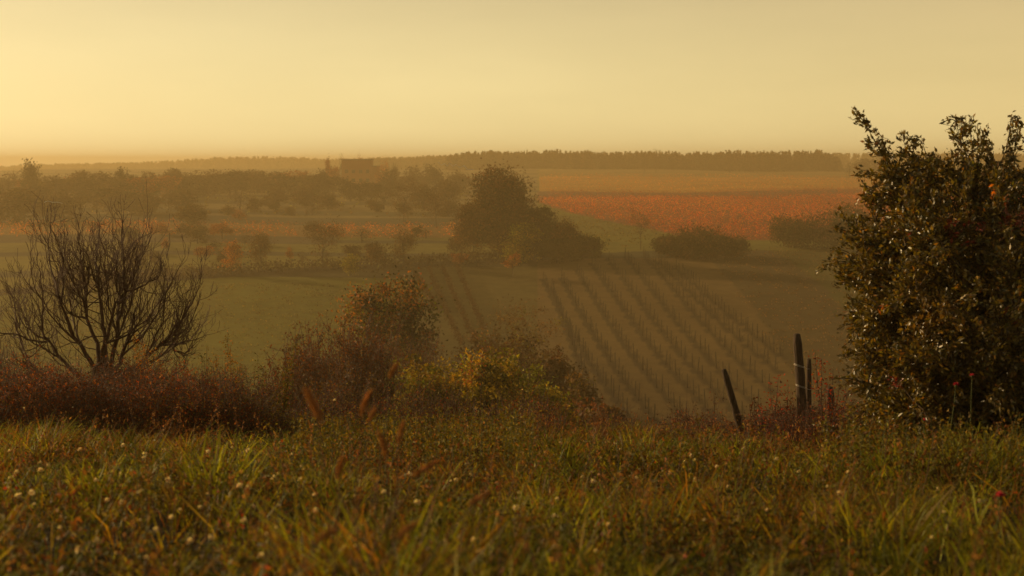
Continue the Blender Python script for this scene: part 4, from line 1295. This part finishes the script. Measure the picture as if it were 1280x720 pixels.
# ------------------------------------------------------------------ far forests
def forest(name, label, items, leaf, cols, wt, seed, cards=70):
    rng = np.random.default_rng(seed); pc = Cards(); tb = Tubes()
    X = np.array([i[0] for i in items]); Y = np.array([i[1] for i in items]); H = np.array([i[2] for i in items]); W = np.array([i[3] for i in items])
    n = len(items); m = n * cards
    c = np.repeat(np.arange(n), cards)
    t = rng.random(m)
    rad = W[c] * np.sqrt(rng.random(m)) * np.clip(1.1 - t ** 1.2, 0.06, 1)
    an = rng.random(m) * 6.28
    xx = X[c] + rad * np.cos(an); yy = Y[c] + rad * np.sin(an)
    P = np.stack([xx, yy, hz(X, Y)[c] + H[c] * (.06 + .94 * t)], -1)
    cc = palette(cols, wt, n, rng, .25)[c] * (1 + .2 * rng.normal(size=(m, 1)))
    pc.add(P, leaf * (.6 + .8 * rng.random(m)), leaf * .7, np.clip(cc, .005, .5), rng)
    r = tag(link(name, pc.mesh(name), M['leaf_far']), label, 'forest', kind='stuff')
    for i in range(0, n, 2):
        z = hz1(X[i], Y[i]); tb.add([(X[i], Y[i], z - .3), (X[i], Y[i], z + H[i] * .8)], [.22, .1], 4)
    link('trunks', tb.mesh('trunks'), M['bark_far'], r)


rng = np.random.default_rng(500)


def belt(px0, px1, d0, d1, n, top, hv, w):
    L = []
    for i in range(n):
        px = px0 + (px1 - px0) * rng.random(); d = d0 + (d1 - d0) * rng.random() ** 1.5
        x_ = ray(px, 200)[0] * d; z_ = hz1(x_, d)
        H = at(px, top(px), d).z - z_
        L.append((x_, d, max(5, H) * (1 + hv * .28 - hv * rng.random() ** .7), w * rng.uniform(.7, 1.3)))
    return L


forest('forest', 'flat topped dark forest along the skyline behind the orange hill', belt(560, 1050, 1010, 1120, 1500, lambda p: 190.3 - 1.0 * math.sin(p * .013) + .7 * math.sin(p * .06) + .5 * math.sin(p * .17) + max(0, 660 - p) * .035 + max(0, p - 1022) * .3, .42, 3.0), 1.5, DKG + HB[:1], [2, 2, 1, 1], 501, 90)
forest('forest', 'paler forest on the skyline left of the tall round tree', belt(430, 720, 1250, 1500, 1100, lambda p: 194 + max(0, 600 - p) * .035, .45, 3.8), 2.0, DKG + HB, [2, 2, 1, 1, 1, 1], 502, 80)
forest('forest', 'pale distant wooded ridge on the skyline at left', belt(-150, 560, 1600, 2200, 1900, lambda p: 209 - 11 / (1 + math.exp(-(p - 150) / 50)) - 1.5 * math.sin(p * .025), .4, 6), 3.0, HB + DKG[:1], [1, 1, 1, 1], 503, 60)
forest('forest', 'pale far forest beyond the right end of the dark one', belt(1040, 1500, 1500, 1700, 500, lambda p: 192, .12, 5), 2.4, HB + DKG[:1], [1, 1, 1, 1], 504, 60)


# ------------------------------------------------------------------ haze, light, sky, camera
def haze(density=0.0006):
    me = box_mesh('haze', (4900, 3400, 1), (0, 0, 0))
    z0, z1 = -60.0, 14.0
    for v in me.vertices:
        v.co.z = z1 if v.co.z > 0 else z0
        v.co.y += 1420
    m = bpy.data.materials.new('haze_air'); t, N, L = nt(m)
    out = N.new('ShaderNodeOutputMaterial'); p = N.new('ShaderNodeVolumePrincipled')
    p.inputs['Color'].default_value = HAZE_COL
    p.inputs['Density'].default_value = density
    p.inputs['Anisotropy'].default_value = HAZE_G
    L.new(p.outputs[0], out.inputs['Volume'])
    tag(link('haze', me, m), kind='stuff')


HAZE_COL = (0.90, 0.705, 0.38, 1)
HAZE_G = 0.35
haze(0.00072)

SUN_EL, SUN_AZ = math.radians(17), math.radians(-62)     # azimuth measured from the view direction (+Y), negative to the left
w = bpy.data.worlds.new('World'); scn.world = w; w.use_nodes = True
N, L = w.node_tree.nodes, w.node_tree.links
N.clear()
sky = N.new('ShaderNodeTexSky'); sky.sky_type = 'NISHITA'; sky.sun_disc = False
sky.sun_elevation = SUN_EL; sky.sun_rotation = SUN_AZ
sky.air_density = 1.0; sky.dust_density = 2.0; sky.ozone_density = 0.6; sky.altitude = 100
mx = N.new('ShaderNodeMix'); mx.data_type = 'RGBA'; mx.blend_type = 'MULTIPLY'; mx.inputs[0].default_value = 1
mx.inputs[7].default_value = (1.0, 0.76, 0.42, 1)
bg = N.new('ShaderNodeBackground'); bg.inputs[1].default_value = 0.05
wo = N.new('ShaderNodeOutputWorld')
L.new(sky.outputs[0], mx.inputs[6]); L.new(mx.outputs[2], bg.inputs[0]); # a thin bright veil of high haze, strongest low in the sky
tc = N.new('ShaderNodeTexCoord'); sp = N.new('ShaderNodeSeparateXYZ'); L.new(tc.outputs['Generated'], sp.inputs[0])
m1 = N.new('ShaderNodeMath'); m1.operation = 'MAXIMUM'; m1.inputs[1].default_value = 0.0; L.new(sp.outputs['Z'], m1.inputs[0])
m2 = N.new('ShaderNodeMath'); m2.operation = 'MULTIPLY'; m2.inputs[1].default_value = -3.8; L.new(m1.outputs[0], m2.inputs[0])
m3 = N.new('ShaderNodeMath'); m3.operation = 'EXPONENT'; L.new(m2.outputs[0], m3.inputs[0])
cr = N.new('ShaderNodeValToRGB'); L.new(sp.outputs['Z'], cr.inputs[0])
cr.color_ramp.elements[0].position = 0.0; cr.color_ramp.elements[0].color = (0.88, 0.80, 0.415, 1)
cr.color_ramp.elements[1].position = 0.14; cr.color_ramp.elements[1].color = (0.815, 0.64, 0.35, 1)
mpp = N.new('ShaderNodeMapping'); mpp.inputs['Scale'].default_value = (2.2, 2.2, 11); mpp.inputs['Rotation'].default_value = (0.12, 0.1, 0)
L.new(tc.outputs['Generated'], mpp.inputs[0])
nz = N.new('ShaderNodeTexNoise'); nz.inputs['Scale'].default_value = 1.6; nz.inputs['Detail'].default_value = 5; L.new(mpp.outputs[0], nz.inputs[0])
mr = N.new('ShaderNodeMapRange'); mr.inputs['From Min'].default_value = 0.35; mr.inputs['From Max'].default_value = 0.7
mr.inputs['To Min'].default_value = 0.95; mr.inputs['To Max'].default_value = 1.06; L.new(nz.outputs['Fac'], mr.inputs['Value'])
cm_ = N.new('ShaderNodeMix'); cm_.data_type = 'RGBA'; cm_.blend_type = 'MULTIPLY'; cm_.inputs[0].default_value = 1
L.new(cr.outputs[0], cm_.inputs[6]); L.new(mr.outputs[0], cm_.inputs[7])
# the side of the sky away from the sun is a shade duller and more peach
mx3 = N.new('ShaderNodeMapRange'); mx3.inputs['From Min'].default_value = -0.35; mx3.inputs['From Max'].default_value = 0.38; L.new(sp.outputs['X'], mx3.inputs['Value'])
cr3 = N.new('ShaderNodeValToRGB'); L.new(mx3.outputs[0], cr3.inputs[0])
cr3.color_ramp.elements[0].color = (0.98, 1.0, 1.0, 1); cr3.color_ramp.elements[1].color = (0.93, 0.83, 0.72, 1)
cm3 = N.new('ShaderNodeMix'); cm3.data_type = 'RGBA'; cm3.blend_type = 'MULTIPLY'; cm3.inputs[0].default_value = 1
L.new(cm_.outputs[2], cm3.inputs[6]); L.new(cr3.outputs[0], cm3.inputs[7])
b2 = N.new('ShaderNodeBackground'); L.new(cm3.outputs[2], b2.inputs[0])
L.new(m3.outputs[0], b2.inputs[1])
ad = N.new('ShaderNodeAddShader'); L.new(bg.outputs[0], ad.inputs[0]); L.new(b2.outputs[0], ad.inputs[1])
L.new(ad.outputs[0], wo.inputs[0])

sl = bpy.data.lights.new('sun', 'SUN'); sl.energy = 3.6; sl.angle = math.radians(0.5); sl.color = (1.0, 0.69, 0.33)
so = bpy.data.objects.new('sun', sl); COL.objects.link(so)
sd = Vector((math.sin(SUN_AZ) * math.cos(SUN_EL), math.cos(SUN_AZ) * math.cos(SUN_EL), math.sin(SUN_EL)))
so.rotation_euler = sd.to_track_quat('Z', 'Y').to_euler(); so.location = sd * 60

cd = bpy.data.cameras.new('camera'); cam = bpy.data.objects.new('camera', cd); COL.objects.link(cam)
cd.lens = 50; cd.sensor_width = 36; cd.clip_start = 0.05; cd.clip_end = 8000
cam.rotation_euler = (PI / 2 - PITCH, 0, 0)
cd.dof.use_dof = True; cd.dof.focus_distance = 22; cd.dof.aperture_fstop = 2.8
scn.camera = cam

scn.render.engine = 'CYCLES'
scn.view_settings.view_transform = 'Standard'; scn.view_settings.look = 'None'
scn.view_settings.exposure = 0.0; scn.view_settings.gamma = 1.0; scn.view_settings.use_curve_mapping = False
cy = scn.cycles
cy.use_denoising = True
try: cy.denoiser = 'OPENIMAGEDENOISE'
except Exception: pass
cy.max_bounces = 5; cy.diffuse_bounces = 2; cy.glossy_bounces = 2; cy.transmission_bounces = 3; cy.volume_bounces = 1; cy.transparent_max_bounces = 4
cy.sample_clamp_indirect = 6
